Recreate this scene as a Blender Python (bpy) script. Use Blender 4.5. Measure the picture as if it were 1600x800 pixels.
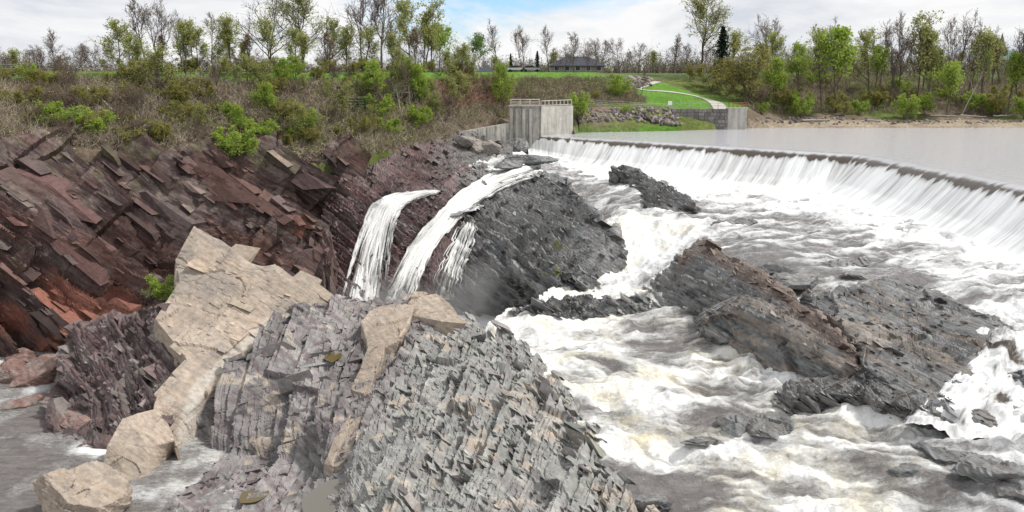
import bpy, math, random
import numpy as np
from mathutils import Vector
for o in list(bpy.data.objects): bpy.data.objects.remove(o)
scene = bpy.context.scene
C = scene.collection
random.seed(7)

# ------------------------------------------------------------------ camera
FPX, HORIZ, EYE = 1500.0, 110.0, 30.0
TH = math.atan((400 - HORIZ) / FPX)
CT, ST = math.cos(TH), math.sin(TH)
cd = bpy.data.cameras.new('camera'); cam = bpy.data.objects.new('camera', cd); C.objects.link(cam)
cam.location = (0, 0, EYE); cam.rotation_euler = (math.pi / 2 - TH, 0, 0)
cd.sensor_width = 36; cd.lens = 36 * FPX / 1600; cd.clip_start = 0.5; cd.clip_end = 9000
scene.camera = cam
scene.render.resolution_x = 1024; scene.render.resolution_y = 512

# ------------------------------------------------------------------ light
SUN_EL, SUN_AZ = math.radians(56), math.radians(88)      # azimuth clockwise from +Y (view direction)
w = bpy.data.worlds.new('World'); scene.world = w; w.use_nodes = True
nt = w.node_tree; nt.nodes.clear()
def N(t, typ, **kw):
    n = t.nodes.new(typ)
    for k, v in kw.items(): setattr(n, k, v)
    return n
def wire(t, a, b): t.links.new(a, b)
def math_node(t, op, a, b=None, clamp=False):
    n = N(t, 'ShaderNodeMath', operation=op, use_clamp=clamp)
    for i, v in enumerate((a, b)):
        if v is None: continue
        if isinstance(v, (int, float)): n.inputs[i].default_value = v
        else: wire(t, v, n.inputs[i])
    return n.outputs[0]
def ramp(t, fac, stops):
    r = N(t, 'ShaderNodeValToRGB'); e = r.color_ramp.elements
    while len(e) < len(stops): e.new(0.5)
    for i, (p, c) in enumerate(stops):
        e[i].position = p; e[i].color = (c, c, c, 1) if isinstance(c, (int, float)) else (*c, 1)
    wire(t, fac, r.inputs[0]); return r.outputs[0]
def mix(t, fac, a, b, blend='MIX'):
    m = N(t, 'ShaderNodeMix', data_type='RGBA', blend_type=blend)
    for s, v in ((m.inputs[0], fac), (m.inputs[6], a), (m.inputs[7], b)):
        if isinstance(v, (int, float)): s.default_value = v
        elif isinstance(v, tuple): s.default_value = (*v, 1)
        else: wire(t, v, s)
    return m.outputs[2]
def noise(t, vec, scale, detail=4, rough=0.55, dist=0.0):
    n = N(t, 'ShaderNodeTexNoise'); n.inputs['Scale'].default_value = scale; n.inputs['Detail'].default_value = detail
    n.inputs['Roughness'].default_value = rough; n.inputs['Distortion'].default_value = dist
    if vec is not None: wire(t, vec, n.inputs['Vector'])
    return n.outputs['Fac']
def mapping(t, vec, scale=(1, 1, 1), rot=(0, 0, 0), loc=(0, 0, 0)):
    m = N(t, 'ShaderNodeMapping'); m.inputs['Scale'].default_value = scale; m.inputs['Rotation'].default_value = rot
    m.inputs['Location'].default_value = loc; wire(t, vec, m.inputs['Vector']); return m.outputs[0]

sky = N(nt, 'ShaderNodeTexSky', sky_type='NISHITA', sun_disc=False)
sky.sun_elevation = SUN_EL; sky.sun_rotation = SUN_AZ; sky.air_density = 1.0; sky.dust_density = 0.6
tc = N(nt, 'ShaderNodeTexCoord')
bg1 = N(nt, 'ShaderNodeBackground'); bg1.inputs[1].default_value = 0.13
wire(nt, mix(nt, 1.0, sky.outputs[0], (0.66, 0.90, 1.30), 'MULTIPLY'), bg1.inputs[0])
cv = mapping(nt, tc.outputs['Generated'], scale=(1, 1, 2.6))
c1 = noise(nt, cv, 4.4, 9, 0.62, 0.5)
c2 = noise(nt, mapping(nt, tc.outputs['Generated'], scale=(1, 1, 3.2), loc=(4, 2, 1)), 5.0, 8, 0.6, 0.3)
ccol = ramp(nt, c2, [(0.32, (0.70, 0.74, 0.82)), (0.44, (0.88, 0.90, 0.94)), (0.56, (1.05, 1.05, 1.05))])
# one opening in the cloud cover, high over the middle of the view
dn = N(nt, 'ShaderNodeVectorMath', operation='NORMALIZE'); wire(nt, tc.outputs['Generated'], dn.inputs[0])
dp = N(nt, 'ShaderNodeVectorMath', operation='DISTANCE'); wire(nt, mapping(nt, dn.outputs[0], scale=(1, 1, 2.0)), dp.inputs[0])
gx = Vector((-0.01, 0.99, 0.105)).normalized(); dp.inputs[1].default_value = (gx.x, gx.y, gx.z * 2)
gap = ramp(nt, dp.outputs['Value'], [(0.0, 0.42), (0.10, 0.30), (0.21, 0.0)])
cover = math_node(nt, 'SUBTRACT', c1, gap)
cm = ramp(nt, cover, [(0.20, 0.0), (0.37, 1.0)])
bg2 = N(nt, 'ShaderNodeBackground'); bg2.inputs[1].default_value = 0.80
wire(nt, ccol, bg2.inputs[0])
ms = N(nt, 'ShaderNodeMixShader'); wire(nt, cm, ms.inputs[0]); wire(nt, bg1.outputs[0], ms.inputs[1]); wire(nt, bg2.outputs[0], ms.inputs[2])
wo = N(nt, 'ShaderNodeOutputWorld'); wire(nt, ms.outputs[0], wo.inputs[0])
sd = bpy.data.lights.new('sun', 'SUN'); sd.energy = 3.0; sd.angle = math.radians(5); sd.color = (1, 0.96, 0.9)
sun = bpy.data.objects.new('sun', sd); C.objects.link(sun)
sdir = Vector((math.sin(SUN_AZ) * math.cos(SUN_EL), math.cos(SUN_AZ) * math.cos(SUN_EL), math.sin(SUN_EL)))
sun.rotation_euler = sdir.to_track_quat('Z', 'Y').to_euler(); sun.location = (60, -40, 120)
vs = scene.view_settings; vs.view_transform = 'Standard'; vs.look = 'None'; vs.exposure = 0.22; vs.gamma = 1

# ------------------------------------------------------------------ world points from photo directions
def P(px, py, v):
    """world point: v > 0 is the distance ahead in metres, v < 0 the height below the eye"""
    a, b = (px - 800) / FPX, (400 - py) / FPX
    dy, dz = b * ST + CT, b * CT - ST
    s = v / dy if v > 0 else v / dz
    return np.array([a * s, dy * s, EYE + dz * s])
def proj(V):
    V = np.asarray(V, dtype=np.float64); x, y, z = V[..., 0], V[..., 1], V[..., 2] - EYE
    d = y * CT - z * ST; u = y * ST + z * CT
    return 800 + FPX * x / d, 400 - FPX * u / d

# ------------------------------------------------------------------ noise in numpy
def hsh(ix, iy, iz, seed):
    h = (ix.astype(np.uint32) * np.uint32(374761393)) ^ (iy.astype(np.uint32) * np.uint32(668265263)) ^ (iz.astype(np.uint32) * np.uint32(2147483647 - 58)) ^ np.uint32((seed * 1274126177) & 0xffffffff)
    h ^= h >> np.uint32(15); h *= np.uint32(2246822519); h ^= h >> np.uint32(13); h *= np.uint32(3266489917); h ^= h >> np.uint32(16)
    return (h & np.uint32(0xffffff)).astype(np.float32) * np.float32(1 / 16777216.0)
def vnoise(Q, seed=0):
    Q = np.asarray(Q, dtype=np.float32); f0 = np.floor(Q); f = Q - f0; i = f0.astype(np.int64)
    f = f * f * f * (f * (f * 6 - 15) + 10); r = 0
    for dx in (0, 1):
        wx = f[:, 0] if dx else 1 - f[:, 0]
        for dy in (0, 1):
            wy = f[:, 1] if dy else 1 - f[:, 1]
            for dz in (0, 1):
                wz = f[:, 2] if dz else 1 - f[:, 2]
                r = r + wx * wy * wz * hsh(i[:, 0] + dx, i[:, 1] + dy, i[:, 2] + dz, seed)
    return r * 2 - 1
def fbm(Q, octs=4, seed=0, gain=0.5, ridged=False):
    a, s, tot = 1.0, 0, 0
    Q = np.asarray(Q, dtype=np.float32)
    for k in range(octs):
        n = vnoise(Q, seed + k * 17)
        if ridged: n = 1 - 2 * np.abs(n)
        s = s + a * n; tot += a; a *= gain; Q = Q * 2.03 + 11.7
    return s / tot
def facet(U, seed):
    """plates: random Voronoi cells, each a tilted plane; returns height, id, edge distance"""
    U = np.asarray(U, dtype=np.float32); ic = np.floor(U).astype(np.int64)
    n = len(U); d1 = np.full(n, 9e9, np.float32); d2 = d1.copy()
    bc = np.zeros((n, 3), np.int64); rel = np.zeros((n, 3), np.float32)
    for dx in (-1, 0, 1):
        for dy in (-1, 0, 1):
            for dz in (-1, 0, 1):
                c = ic + np.array((dx, dy, dz))
                j = np.stack([hsh(c[:, 0], c[:, 1], c[:, 2], seed + q) for q in (1, 2, 3)], 1)
                r = U - (c + 0.15 + 0.7 * j); d = (r * r).sum(1)
                m = d < d1
                d2 = np.where(m, d1, np.minimum(d2, d)); d1 = np.where(m, d, d1)
                bc[m] = c[m]; rel[m] = r[m]
    h = hsh(bc[:, 0], bc[:, 1], bc[:, 2], seed + 7)
    tl = np.stack([hsh(bc[:, 0], bc[:, 1], bc[:, 2], seed + 8 + q) - 0.5 for q in range(3)], 1)
    return (h - 0.5) * 2, (tl * rel).sum(1), h, np.sqrt(d2) - np.sqrt(d1)
def sstep(a, b, x):
    t = np.clip((x - a) / (b - a), 0, 1); return t * t * (3 - 2 * t)
def unit(v): v = np.array(v, float); return v / np.linalg.norm(v)
def tps(pts, vals, reg=1e-3):
    """thin plate spline z(x, y)"""
    pts = np.array(pts, float); vals = np.array(vals, float); sc = 50.0; p = pts / sc; n = len(p)
    r = np.linalg.norm(p[:, None] - p[None], axis=2); K = np.where(r > 0, r * r * np.log(np.maximum(r, 1e-9)), 0) + reg * np.eye(n)
    A = np.zeros((n + 3, n + 3)); A[:n, :n] = K; A[:n, n] = 1; A[:n, n + 1:] = p; A[n, :n] = 1; A[n + 1:, :n] = p.T
    wv = np.linalg.solve(A, np.concatenate([vals, np.zeros(3)]))
    def f(x, y):
        q = np.stack([np.ravel(x), np.ravel(y)], 1) / sc; out = np.zeros(len(q))
        for k in range(0, len(q), 20000):
            s = q[k:k + 20000]; d = np.linalg.norm(s[:, None] - p[None], axis=2)
            out[k:k + 20000] = np.where(d > 0, d * d * np.log(np.maximum(d, 1e-9)), 0) @ wv[:n] + wv[n] + s @ wv[n + 1:]
        return out.reshape(np.shape(x))
    return f
def idw(pts, vals, x, y, power=3.0):
    pts = np.array(pts, float); vals = np.array(vals, float); q = np.stack([np.ravel(x), np.ravel(y)], 1)
    out = np.zeros((len(q),) + vals.shape[1:])
    for k in range(0, len(q), 20000):
        s = q[k:k + 20000]; d = np.linalg.norm(s[:, None] - pts[None], axis=2) + 0.4
        ww = d ** -power; ww /= ww.sum(1, keepdims=True); out[k:k + 20000] = ww @ vals
    return out

# ------------------------------------------------------------------ mesh helpers
def make_mesh(name, V, F, smooth=False, col=None, attrs=None, uv=None):
    V = np.asarray(V, dtype=np.float32); me = bpy.data.meshes.new(name)
    groups = F if isinstance(F, list) else [F]
    groups = [np.asarray(g, dtype=np.int32) for g in groups if len(g)]
    me.vertices.add(len(V)); me.vertices.foreach_set('co', V.ravel())
    li = np.concatenate([g.ravel() for g in groups])
    tot = np.concatenate([np.full(len(g), g.shape[1], np.int32) for g in groups])
    st = np.concatenate([[0], np.cumsum(tot)[:-1]]).astype(np.int32)
    me.loops.add(len(li)); me.loops.foreach_set('vertex_index', li)
    me.polygons.add(len(tot)); me.polygons.foreach_set('loop_start', st)
    me.update(calc_edges=True)
    me.polygons.foreach_set('use_smooth', np.full(len(tot), smooth))
    if col is not None:
        a = me.color_attributes.new('Col', 'FLOAT_COLOR', 'POINT')
        a.data.foreach_set('color', np.concatenate([np.asarray(col, np.float32), np.ones((len(V), 1), np.float32)], 1).ravel())
    for k, v in (attrs or {}).items():
        a = me.attributes.new(k, 'FLOAT', 'POINT'); a.data.foreach_set('value', np.asarray(v, np.float32))
    if uv is not None:
        u = me.uv_layers.new(name='UVMap'); u.data.foreach_set('uv', np.asarray(uv, np.float32)[li].ravel())
    me.validate(); return me
def link(name, me, mat=None, parent=None, loc=None):
    o = bpy.data.objects.new(name, me); C.objects.link(o)
    if mat is not None and me is not None and not me.materials: me.materials.append(mat)
    if parent is not None: o.parent = parent
    if loc is not None: o.location = loc
    return o
def tag(o, label, cat, group=None):
    o['label'] = label; o['category'] = cat
    if group: o['group'] = group
    return o
def struct(o): o['kind'] = 'structure'; return o
def stuff(o): o['kind'] = 'stuff'; return o
def thing(name, label, cat, loc=(0, 0, 0), group=None, rz=0):
    o = bpy.data.objects.new(name, None); C.objects.link(o); o.location = loc; o.rotation_euler = (0, 0, rz)
    o.empty_display_size = 0.2
    return tag(o, label, cat, group)
def grid_faces(nr, nc, keep=None):
    i = np.arange(nr - 1)[:, None] * nc + np.arange(nc - 1)[None]
    F = np.stack([i, i + nc, i + nc + 1, i + 1], -1).reshape(-1, 4)
    if keep is not None:
        k = keep.ravel(); F = F[k[F].all(1)]
    return F
def compact(V, F, *extra):
    used = np.unique(F); m = np.full(len(V), -1, np.int64); m[used] = np.arange(len(used))
    return (V[used], m[F]) + tuple(e[used] for e in extra)
def resample(L, n, lin):
    """L (k, ..., 3) along axis 0 to n samples, mix of linear and Catmull-Rom"""
    k = L.shape[0]; t = np.linspace(0, k - 1, n); i = np.minimum(t.astype(int), k - 2); f = (t - i)
    sh = (n,) + (1,) * (L.ndim - 1); f = f.reshape(sh)
    g = lambda j: L[np.clip(j, 0, k - 1)]
    p0, p1, p2, p3 = g(i - 1), g(i), g(i + 1), g(i + 2)
    cr = 0.5 * (2 * p1 + (p2 - p0) * f + (2 * p0 - 5 * p1 + 4 * p2 - p3) * f * f + (3 * p1 - p0 - 3 * p2 + p3) * f ** 3)
    return lin * (p1 * (1 - f) + p2 * f) + (1 - lin) * cr
def grid_normals(G):
    du = np.gradient(G, axis=1); dv = np.gradient(G, axis=0); n = np.cross(du, dv)
    n /= np.maximum(np.linalg.norm(n, axis=2, keepdims=True), 1e-9)
    c = np.array([0, 0, EYE]) - G
    if (n * c).sum() < 0: n = -n
    return n
def lattice(rows): return np.array([[P(*p) for p in r] for r in rows])
def skirts(L, top=None, bottom=None, left=None, right=None):
    if top is not None: L = np.concatenate([L[:1] + np.array(top), L], 0)
    if bottom is not None: L = np.concatenate([L, L[-1:] + np.array(bottom)], 0)
    if left is not None: L = np.concatenate([L[:, :1] + np.array(left), L], 1)
    if right is not None: L = np.concatenate([L, L[:, -1:] + np.array(right)], 1)
    return L
def tubes(paths, sides=5):
    """paths: list of [(x,y,z,r), ...] -> verts, quads"""
    V, F, b = [], [], 0
    for p in paths:
        p = np.array(p, float); c = p[:, :3]; r = p[:, 3]
        d = np.gradient(c, axis=0); d /= np.maximum(np.linalg.norm(d, axis=1, keepdims=True), 1e-9)
        ref = np.array([0.31, 0.17, 0.93]) if abs(d[0, 2]) < 0.85 else np.array([0.9, 0.41, 0.1])
        u = np.cross(d, ref); u /= np.maximum(np.linalg.norm(u, axis=1, keepdims=True), 1e-9); v = np.cross(d, u)
        a = np.arange(sides) * 2 * math.pi / sides
        ring = c[:, None] + r[:, None, None] * (np.cos(a)[None, :, None] * u[:, None] + np.sin(a)[None, :, None] * v[:, None])
        V.append(ring.reshape(-1, 3)); n = len(p)
        i = np.arange(n - 1)[:, None] * sides + np.arange(sides)[None]; j = np.arange(n - 1)[:, None] * sides + (np.arange(sides)[None] + 1) % sides
        F.append(np.stack([i, j, j + sides, i + sides], -1).reshape(-1, 4) + b); b += n * sides
    return np.concatenate(V), np.concatenate(F)
BOXF = np.array([[0, 1, 3, 2], [4, 6, 7, 5], [0, 4, 5, 1], [2, 3, 7, 6], [0, 2, 6, 4], [1, 5, 7, 3]])
def box_v(c, s, rz=0.0):
    k = np.array([[x, y, z] for x in (-.5, .5) for y in (-.5, .5) for z in (-.5, .5)]) * np.array(s)
    cz, sz = math.cos(rz), math.sin(rz); R = np.array([[cz, -sz, 0], [sz, cz, 0], [0, 0, 1]])
    return k @ R.T + np.array(c)
def boxes_mesh(name, lst):
    V = np.concatenate([box_v(*b) for b in lst]); F = np.concatenate([BOXF + 8 * i for i in range(len(lst))])
    return make_mesh(name, V, F)

# ------------------------------------------------------------------ materials
def base_mat(name):
    m = bpy.data.materials.new(name); m.use_nodes = True; t = m.node_tree; return m, t, t.nodes['Principled BSDF']
def bump(t, b, h, strength, dist):
    n = N(t, 'ShaderNodeBump'); n.inputs['Strength'].default_value = strength; n.inputs['Distance'].default_value = dist
    wire(t, h, n.inputs['Height']); wire(t, n.outputs[0], b.inputs['Normal'])
def attr(t, name): return N(t, 'ShaderNodeAttribute', attribute_name=name)
def pos(t): return N(t, 'ShaderNodeNewGeometry').outputs['Position']
def fr_of(nv_, tv_):
    nv_ = unit(nv_); tv_ = np.array(tv_, float); tv_ = unit(tv_ - nv_ * (tv_ @ nv_)); return (tv_, np.cross(nv_, tv_), nv_)
BT, BB, BN = fr_of((0.54, 0.14, 0.83), (0.17, 0.98, 0.0))
FR_CLIFF = fr_of((0.58, -0.16, 0.80), (0.17, 0.98, 0.0))
def bed_coords(t, lt, lb, ln, fr=None):
    p = pos(t); outs = []; fr = fr or (BT, BB, BN)
    for ax, l in ((fr[0], lt), (fr[1], lb), (fr[2], ln)):
        d = N(t, 'ShaderNodeVectorMath', operation='DOT_PRODUCT'); wire(t, p, d.inputs[0]); d.inputs[1].default_value = tuple(float(q / l) for q in ax); outs.append(d.outputs['Value'])
    c = N(t, 'ShaderNodeCombineXYZ')
    for i in range(3): wire(t, outs[i], c.inputs[i])
    return c.outputs[0]
def rock_material(name, rough, fine=1.0, layer=0.35, spec=0.3, fr=None, c1=(2.6, 1.4, 0.24), c2=(1.2, 0.6, 0.14)):
    m, t, b = base_mat(name)
    col = attr(t, 'Col').outputs['Color']
    q = bed_coords(t, *c1, fr)
    n1 = noise(t, q, 1.0, 6, 0.62, 0.25)
    n2 = noise(t, pos(t), 2.2, 8, 0.68)
    v1 = ramp(t, n1, [(0.28, 1 - layer), (0.72, 1 + layer)])
    v2 = ramp(t, n2, [(0.3, 0.72), (0.7, 1.28)])
    c = mix(t, 1.0, mix(t, 1.0, col, v1, 'MULTIPLY'), v2, 'MULTIPLY')
    wire(t, c, b.inputs['Base Color']); b.inputs['Roughness'].default_value = rough; b.inputs['Specular IOR Level'].default_value = spec
    q2 = bed_coords(t, *c2, fr)
    h = math_node(t, 'ADD', math_node(t, 'MULTIPLY', n1, 1.2), math_node(t, 'ADD', noise(t, q2, 1.0, 6, 0.65, 0.3), math_node(t, 'MULTIPLY', n2, 0.8)))
    bump(t, b, h, 0.7, 0.10 * fine)
    return m
M_dry = rock_material('dry_rock', 0.88)
M_wet = rock_material('damp_rock', 0.5, 1.0, 0.4, 0.45)
M_cliff = rock_material('cliff_rock', 0.85, 1.0, 0.35, 0.3, FR_CLIFF, (4.0, 1.6, 0.22), (1.5, 0.6, 0.10))
M_fore = rock_material('foreground_rock', 0.85, 0.4, 0.22, 0.35, None, (1.4, 1.1, 0.5), (0.4, 0.4, 0.25))
M_slab = rock_material('slab_rock', 0.9, 0.8, 0.2)
def col_material(name, rough=0.9, nscale=3.0, amt=0.3, bmp=0.0, spec=0.2):
    m, t, b = base_mat(name); n = noise(t, pos(t), nscale, 6, 0.65)
    wire(t, mix(t, 1.0, attr(t, 'Col').outputs['Color'], ramp(t, n, [(0.3, 1 - amt), (0.7, 1 + amt)]), 'MULTIPLY'), b.inputs['Base Color'])
    b.inputs['Roughness'].default_value = rough; b.inputs['Specular IOR Level'].default_value = spec
    if bmp: bump(t, b, n, 0.8, bmp)
    return m
def plain(name, col, rough=0.8, nscale=4.0, amt=0.18, bmp=0.02, spec=0.3, stain=0.0, translucent=0.0):
    m, t, b = base_mat(name); n = noise(t, pos(t), nscale, 6, 0.6)
    c = mix(t, 1.0, tuple(col), ramp(t, n, [(0.3, 1 - amt), (0.7, 1 + amt)]), 'MULTIPLY')
    if stain:
        s = noise(t, mapping(t, pos(t), scale=(1, 1, 0.10)), 1.4, 6, 0.65)
        c = mix(t, 1.0, c, ramp(t, s, [(0.38, 1 - stain), (0.56, 1.05)]), 'MULTIPLY')
    wire(t, c, b.inputs['Base Color']); b.inputs['Roughness'].default_value = rough; b.inputs['Specular IOR Level'].default_value = spec
    if bmp: bump(t, b, n, 0.6, bmp)
    return m
M_ground = col_material('bank_soil_and_grass', 0.95, 1.6, 0.4, 0.25)
M_brush = col_material('twigs', 0.95, 0.8, 0.25)
def leaf_mat(name, a, bcol):
    m, t, b = base_mat(name)
    oi = N(t, 'ShaderNodeObjectInfo'); n = noise(t, pos(t), 0.9, 4, 0.6)
    c = mix(t, ramp(t, n, [(0.3, 0.0), (0.7, 1.0)]), a, bcol)
    wire(t, c, b.inputs['Base Color']); b.inputs['Roughness'].default_value = 0.6; b.inputs['Specular IOR Level'].default_value = 0.2
    tr = N(t, 'ShaderNodeBsdfTranslucent'); wire(t, c, tr.inputs[0])
    mx = N(t, 'ShaderNodeMixShader'); mx.inputs[0].default_value = 0.5
    out = t.nodes['Material Output']; wire(t, b.outputs[0], mx.inputs[1]); wire(t, tr.outputs[0], mx.inputs[2]); wire(t, mx.outputs[0], out.inputs[0])
    return m
M_bark = plain('grey_brown_bark', (0.105, 0.085, 0.07), 0.9, 5, 0.35, 0.03)
M_twig = plain('fine_twigs', (0.135, 0.105, 0.09), 0.9, 2, 0.3, 0)
M_birch = plain('pale_bark', (0.42, 0.39, 0.35), 0.8, 5, 0.3, 0.02)
L_lime = leaf_mat('young_lime_leaves', (0.260, 0.390, 0.058), (0.403, 0.494, 0.098))
L_bud = leaf_mat('yellow_green_buds', (0.312, 0.351, 0.098), (0.429, 0.442, 0.156))
L_olive = leaf_mat('olive_willow_leaves', (0.230, 0.236, 0.061), (0.365, 0.338, 0.108))
L_green = leaf_mat('mid_green_leaves', (0.108, 0.204, 0.048), (0.204, 0.324, 0.072))
L_brown = leaf_mat('brown_catkins', (0.260, 0.182, 0.117), (0.351, 0.260, 0.156))
L_fir = leaf_mat('dark_fir_needles', (0.018, 0.034, 0.022), (0.035, 0.06, 0.035))
L_yellow = leaf_mat('yellow_blossom', (0.42, 0.36, 0.03), (0.34, 0.36, 0.05))
M_conc = plain('weathered_concrete', (0.40, 0.385, 0.35), 0.9, 1.3, 0.2, 0.03, stain=0.55)
M_conc2 = plain('pale_concrete', (0.50, 0.48, 0.43), 0.9, 1.3, 0.15, 0.03, stain=0.25)
M_wood = plain('grey_timber', (0.30, 0.27, 0.24), 0.85, 6, 0.25, 0.01)
M_green_wood = plain('dark_green_timber', (0.02, 0.05, 0.04), 0.7, 6, 0.25, 0.01)
M_white = plain('white_paint', (0.72, 0.72, 0.72), 0.6, 4, 0.08, 0)
M_metal = plain('galvanised_steel', (0.33, 0.35, 0.35), 0.5, 6, 0.15, 0)
M_rust = plain('rusty_steel', (0.30, 0.13, 0.07), 0.8, 6, 0.3, 0)
M_path = plain('gravel_path', (0.46, 0.43, 0.39), 0.95, 6, 0.15, 0.02)

def water_material(name, foam_attr=True, body=(0.19, 0.175, 0.17), ripple=1.2, bs=0.28, rough=0.08):
    m, t, b = base_mat(name)
    p = mapping(t, pos(t), scale=(1.0, 0.55, 1.0))
    w1 = noise(t, p, ripple, 6, 0.62, 0.3); w2 = noise(t, pos(t), ripple * 4, 5, 0.6)
    h = math_node(t, 'ADD', w1, math_node(t, 'MULTIPLY', w2, 0.35))
    b.inputs['IOR'].default_value = 1.33
    if foam_attr:
        f = attr(t, 'foam').outputs['Fac']
        fine = noise(t, mapping(t, pos(t), scale=(0.6, 1.0, 1.0)), 2.6, 10, 0.78, 0.5)
        k = math_node(t, 'ADD', f, math_node(t, 'MULTIPLY', math_node(t, 'SUBTRACT', fine, 0.5), 1.15))
        fm = ramp(t, k, [(0.25, 0.0), (0.45, 0.25), (0.60, 0.62), (0.85, 1.0)])
        tint = ramp(t, noise(t, pos(t), 0.30, 6, 0.65), [(0.46, (0.86, 0.86, 0.85)), (0.60, (0.83, 0.80, 0.70)), (0.74, (0.70, 0.62, 0.43))])
        tf = attr(t, 'tan').outputs['Fac']
        fc = mix(t, tf, (0.84, 0.85, 0.86), tint)
        vb = ramp(t, noise(t, mapping(t, pos(t), scale=(.5, 1.1, 1)), 1.1, 7, .7, .6), [(.3, .62), (.5, .95), (.7, 1.45)])
        wire(t, mix(t, fm, mix(t, 1.0, body, vb, 'MULTIPLY'), fc), b.inputs['Base Color'])
        r = N(t, 'ShaderNodeMapRange'); wire(t, fm, r.inputs[0]); r.inputs[3].default_value = rough; r.inputs[4].default_value = 0.75
        wire(t, r.outputs[0], b.inputs['Roughness'])
        h = math_node(t, 'ADD', h, math_node(t, 'MULTIPLY', fm, 0.5)); h = math_node(t, 'ADD', h, math_node(t, 'MULTIPLY', fine, 0.6))
    else:
        b.inputs['Base Color'].default_value = (*body, 1); b.inputs['Roughness'].default_value = rough
    bump(t, b, h, 1.0, bs)
    return m
M_river = water_material('river_water')
M_still = water_material('reservoir_water', False, (0.50, 0.50, 0.53), 1.3, 0.28, 0.08)
M_puddle = water_material('puddle_water', False, (0.10, 0.07, 0.015), 2.0, 0.005, 0.04)
M_puddle2 = water_material('shallow_water', False, (0.13, 0.12, 0.10), 2.0, 0.005, 0.04)
def fall_material(name, su, sv, tan=0.3, gaps=0.5):
    """falling water: streaks follow the flow (UV v runs down the fall)"""
    m, t, b = base_mat(name)
    uv = N(t, 'ShaderNodeUVMap').outputs[0]
    s1 = noise(t, mapping(t, uv, scale=(su, sv, 1)), 1.0, 7, 0.65, 0.35)
    s2 = noise(t, mapping(t, uv, scale=(su * 4, sv * 2.5, 1)), 1.0, 6, 0.7, 0.2)
    s = math_node(t, 'ADD', math_node(t, 'MULTIPLY', s1, 0.65), math_node(t, 'MULTIPLY', s2, 0.35))
    f = attr(t, 'foam').outputs['Fac']
    k = math_node(t, 'ADD', f, math_node(t, 'MULTIPLY', math_node(t, 'SUBTRACT', s, 0.5), 2.2 * gaps))
    fm = ramp(t, k, [(0.30, 0.0), (0.55, 0.6), (0.85, 1.0)])
    fc = mix(t, ramp(t, s1, [(0.4, 0.0), (0.75, tan)]), (0.86, 0.87, 0.88), (0.72, 0.66, 0.46))
    wire(t, mix(t, fm, mix(t, attr(t, 'lip').outputs['Fac'], (0.085, 0.068, 0.055), (0.48, 0.48, 0.51)), fc), b.inputs['Base Color'])  # lip: dark thin water with dark reflection, pale sky reflection, put into colour
    r = N(t, 'ShaderNodeMapRange'); wire(t, fm, r.inputs[0]); r.inputs[3].default_value = 0.12; r.inputs[4].default_value = 0.7
    wire(t, r.outputs[0], b.inputs['Roughness']); b.inputs['IOR'].default_value = 1.33
    e = attr(t, 'edge').outputs['Fac']
    a = ramp(t, math_node(t, 'ADD', e, math_node(t, 'MULTIPLY', math_node(t, 'SUBTRACT', s, 0.5), 2.6)), [(0.30, 0.0), (0.60, 1.0)])
    wire(t, a, b.inputs['Alpha'])
    bump(t, b, s, 0.9, 0.25)
    return m
M_curtain = fall_material('dam_overflow', 150, 1.3, 0.0, 0.85)
M_fall = fall_material('falling_water', 15, 1.3, 0.6, 0.5)
M_strand = fall_material('water_strands', 40, 5.0, 0.5, 0.35)
M_cascade = fall_material('cascade_water', 16, 10.0, 0.05, 0.75)

# ------------------------------------------------------------------ rock builder
def palette(P3, cols, seed, s=(3.5, 2.0, 0.5)):
    """rock colour by bedding layer: base colours of the beds"""
    U = np.stack([P3 @ BT / (s[0] * 2), P3 @ BB / (s[1] * 2), P3 @ BN / s[2]], 1)
    t = np.clip(fbm(U, 4, seed) * 1.1 + 0.5, 0, 0.999) * (len(cols) - 1)
    c = np.array(cols); i = t.astype(int); f = (t - i)[:, None]
    return c[i] * (1 - f) + c[np.minimum(i + 1, len(cols) - 1)] * f
def brick(Q, T, B, Nn, lt, lb, ln, seed):
    """jointed beds: layers along Nn, each broken into blocks along T and B"""
    c = Q @ Nn / ln
    c = c + 0.45 * vnoise(np.stack([c * 0.55, 0 * c, 0 * c + seed], 1), seed) + 0.30 * fbm(Q / (7 * ln), 2, seed + 1)
    k = np.floor(c); fr = c - k - 0.5; ki = k.astype(np.int64); z = np.zeros_like(ki)
    r1 = hsh(ki, z, z, seed + 2); u = Q @ T / lt * (0.6 + 0.9 * r1) + r1 * 37 + 0.25 * vnoise(Q / (0.8 * lt), seed + 3)
    j = np.floor(u); ji = j.astype(np.int64)
    r2 = hsh(ki, ji, z, seed + 4); v = Q @ B / lb * (0.6 + 0.9 * r2) + r2 * 41 + 0.25 * vnoise(Q / (0.8 * lb), seed + 5)
    i = np.floor(v); ii = i.astype(np.int64)
    h = hsh(ki, ji, ii, seed + 6); t1 = hsh(ki, ji, ii, seed + 7) - 0.5; t2 = hsh(ki, ji, ii, seed + 8) - 0.5
    return (h - 0.5) * 2, fr, t1 * (u - j - 0.5) + t2 * (v - i - 0.5), h, hsh(ki, z, z, seed + 9)
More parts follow.
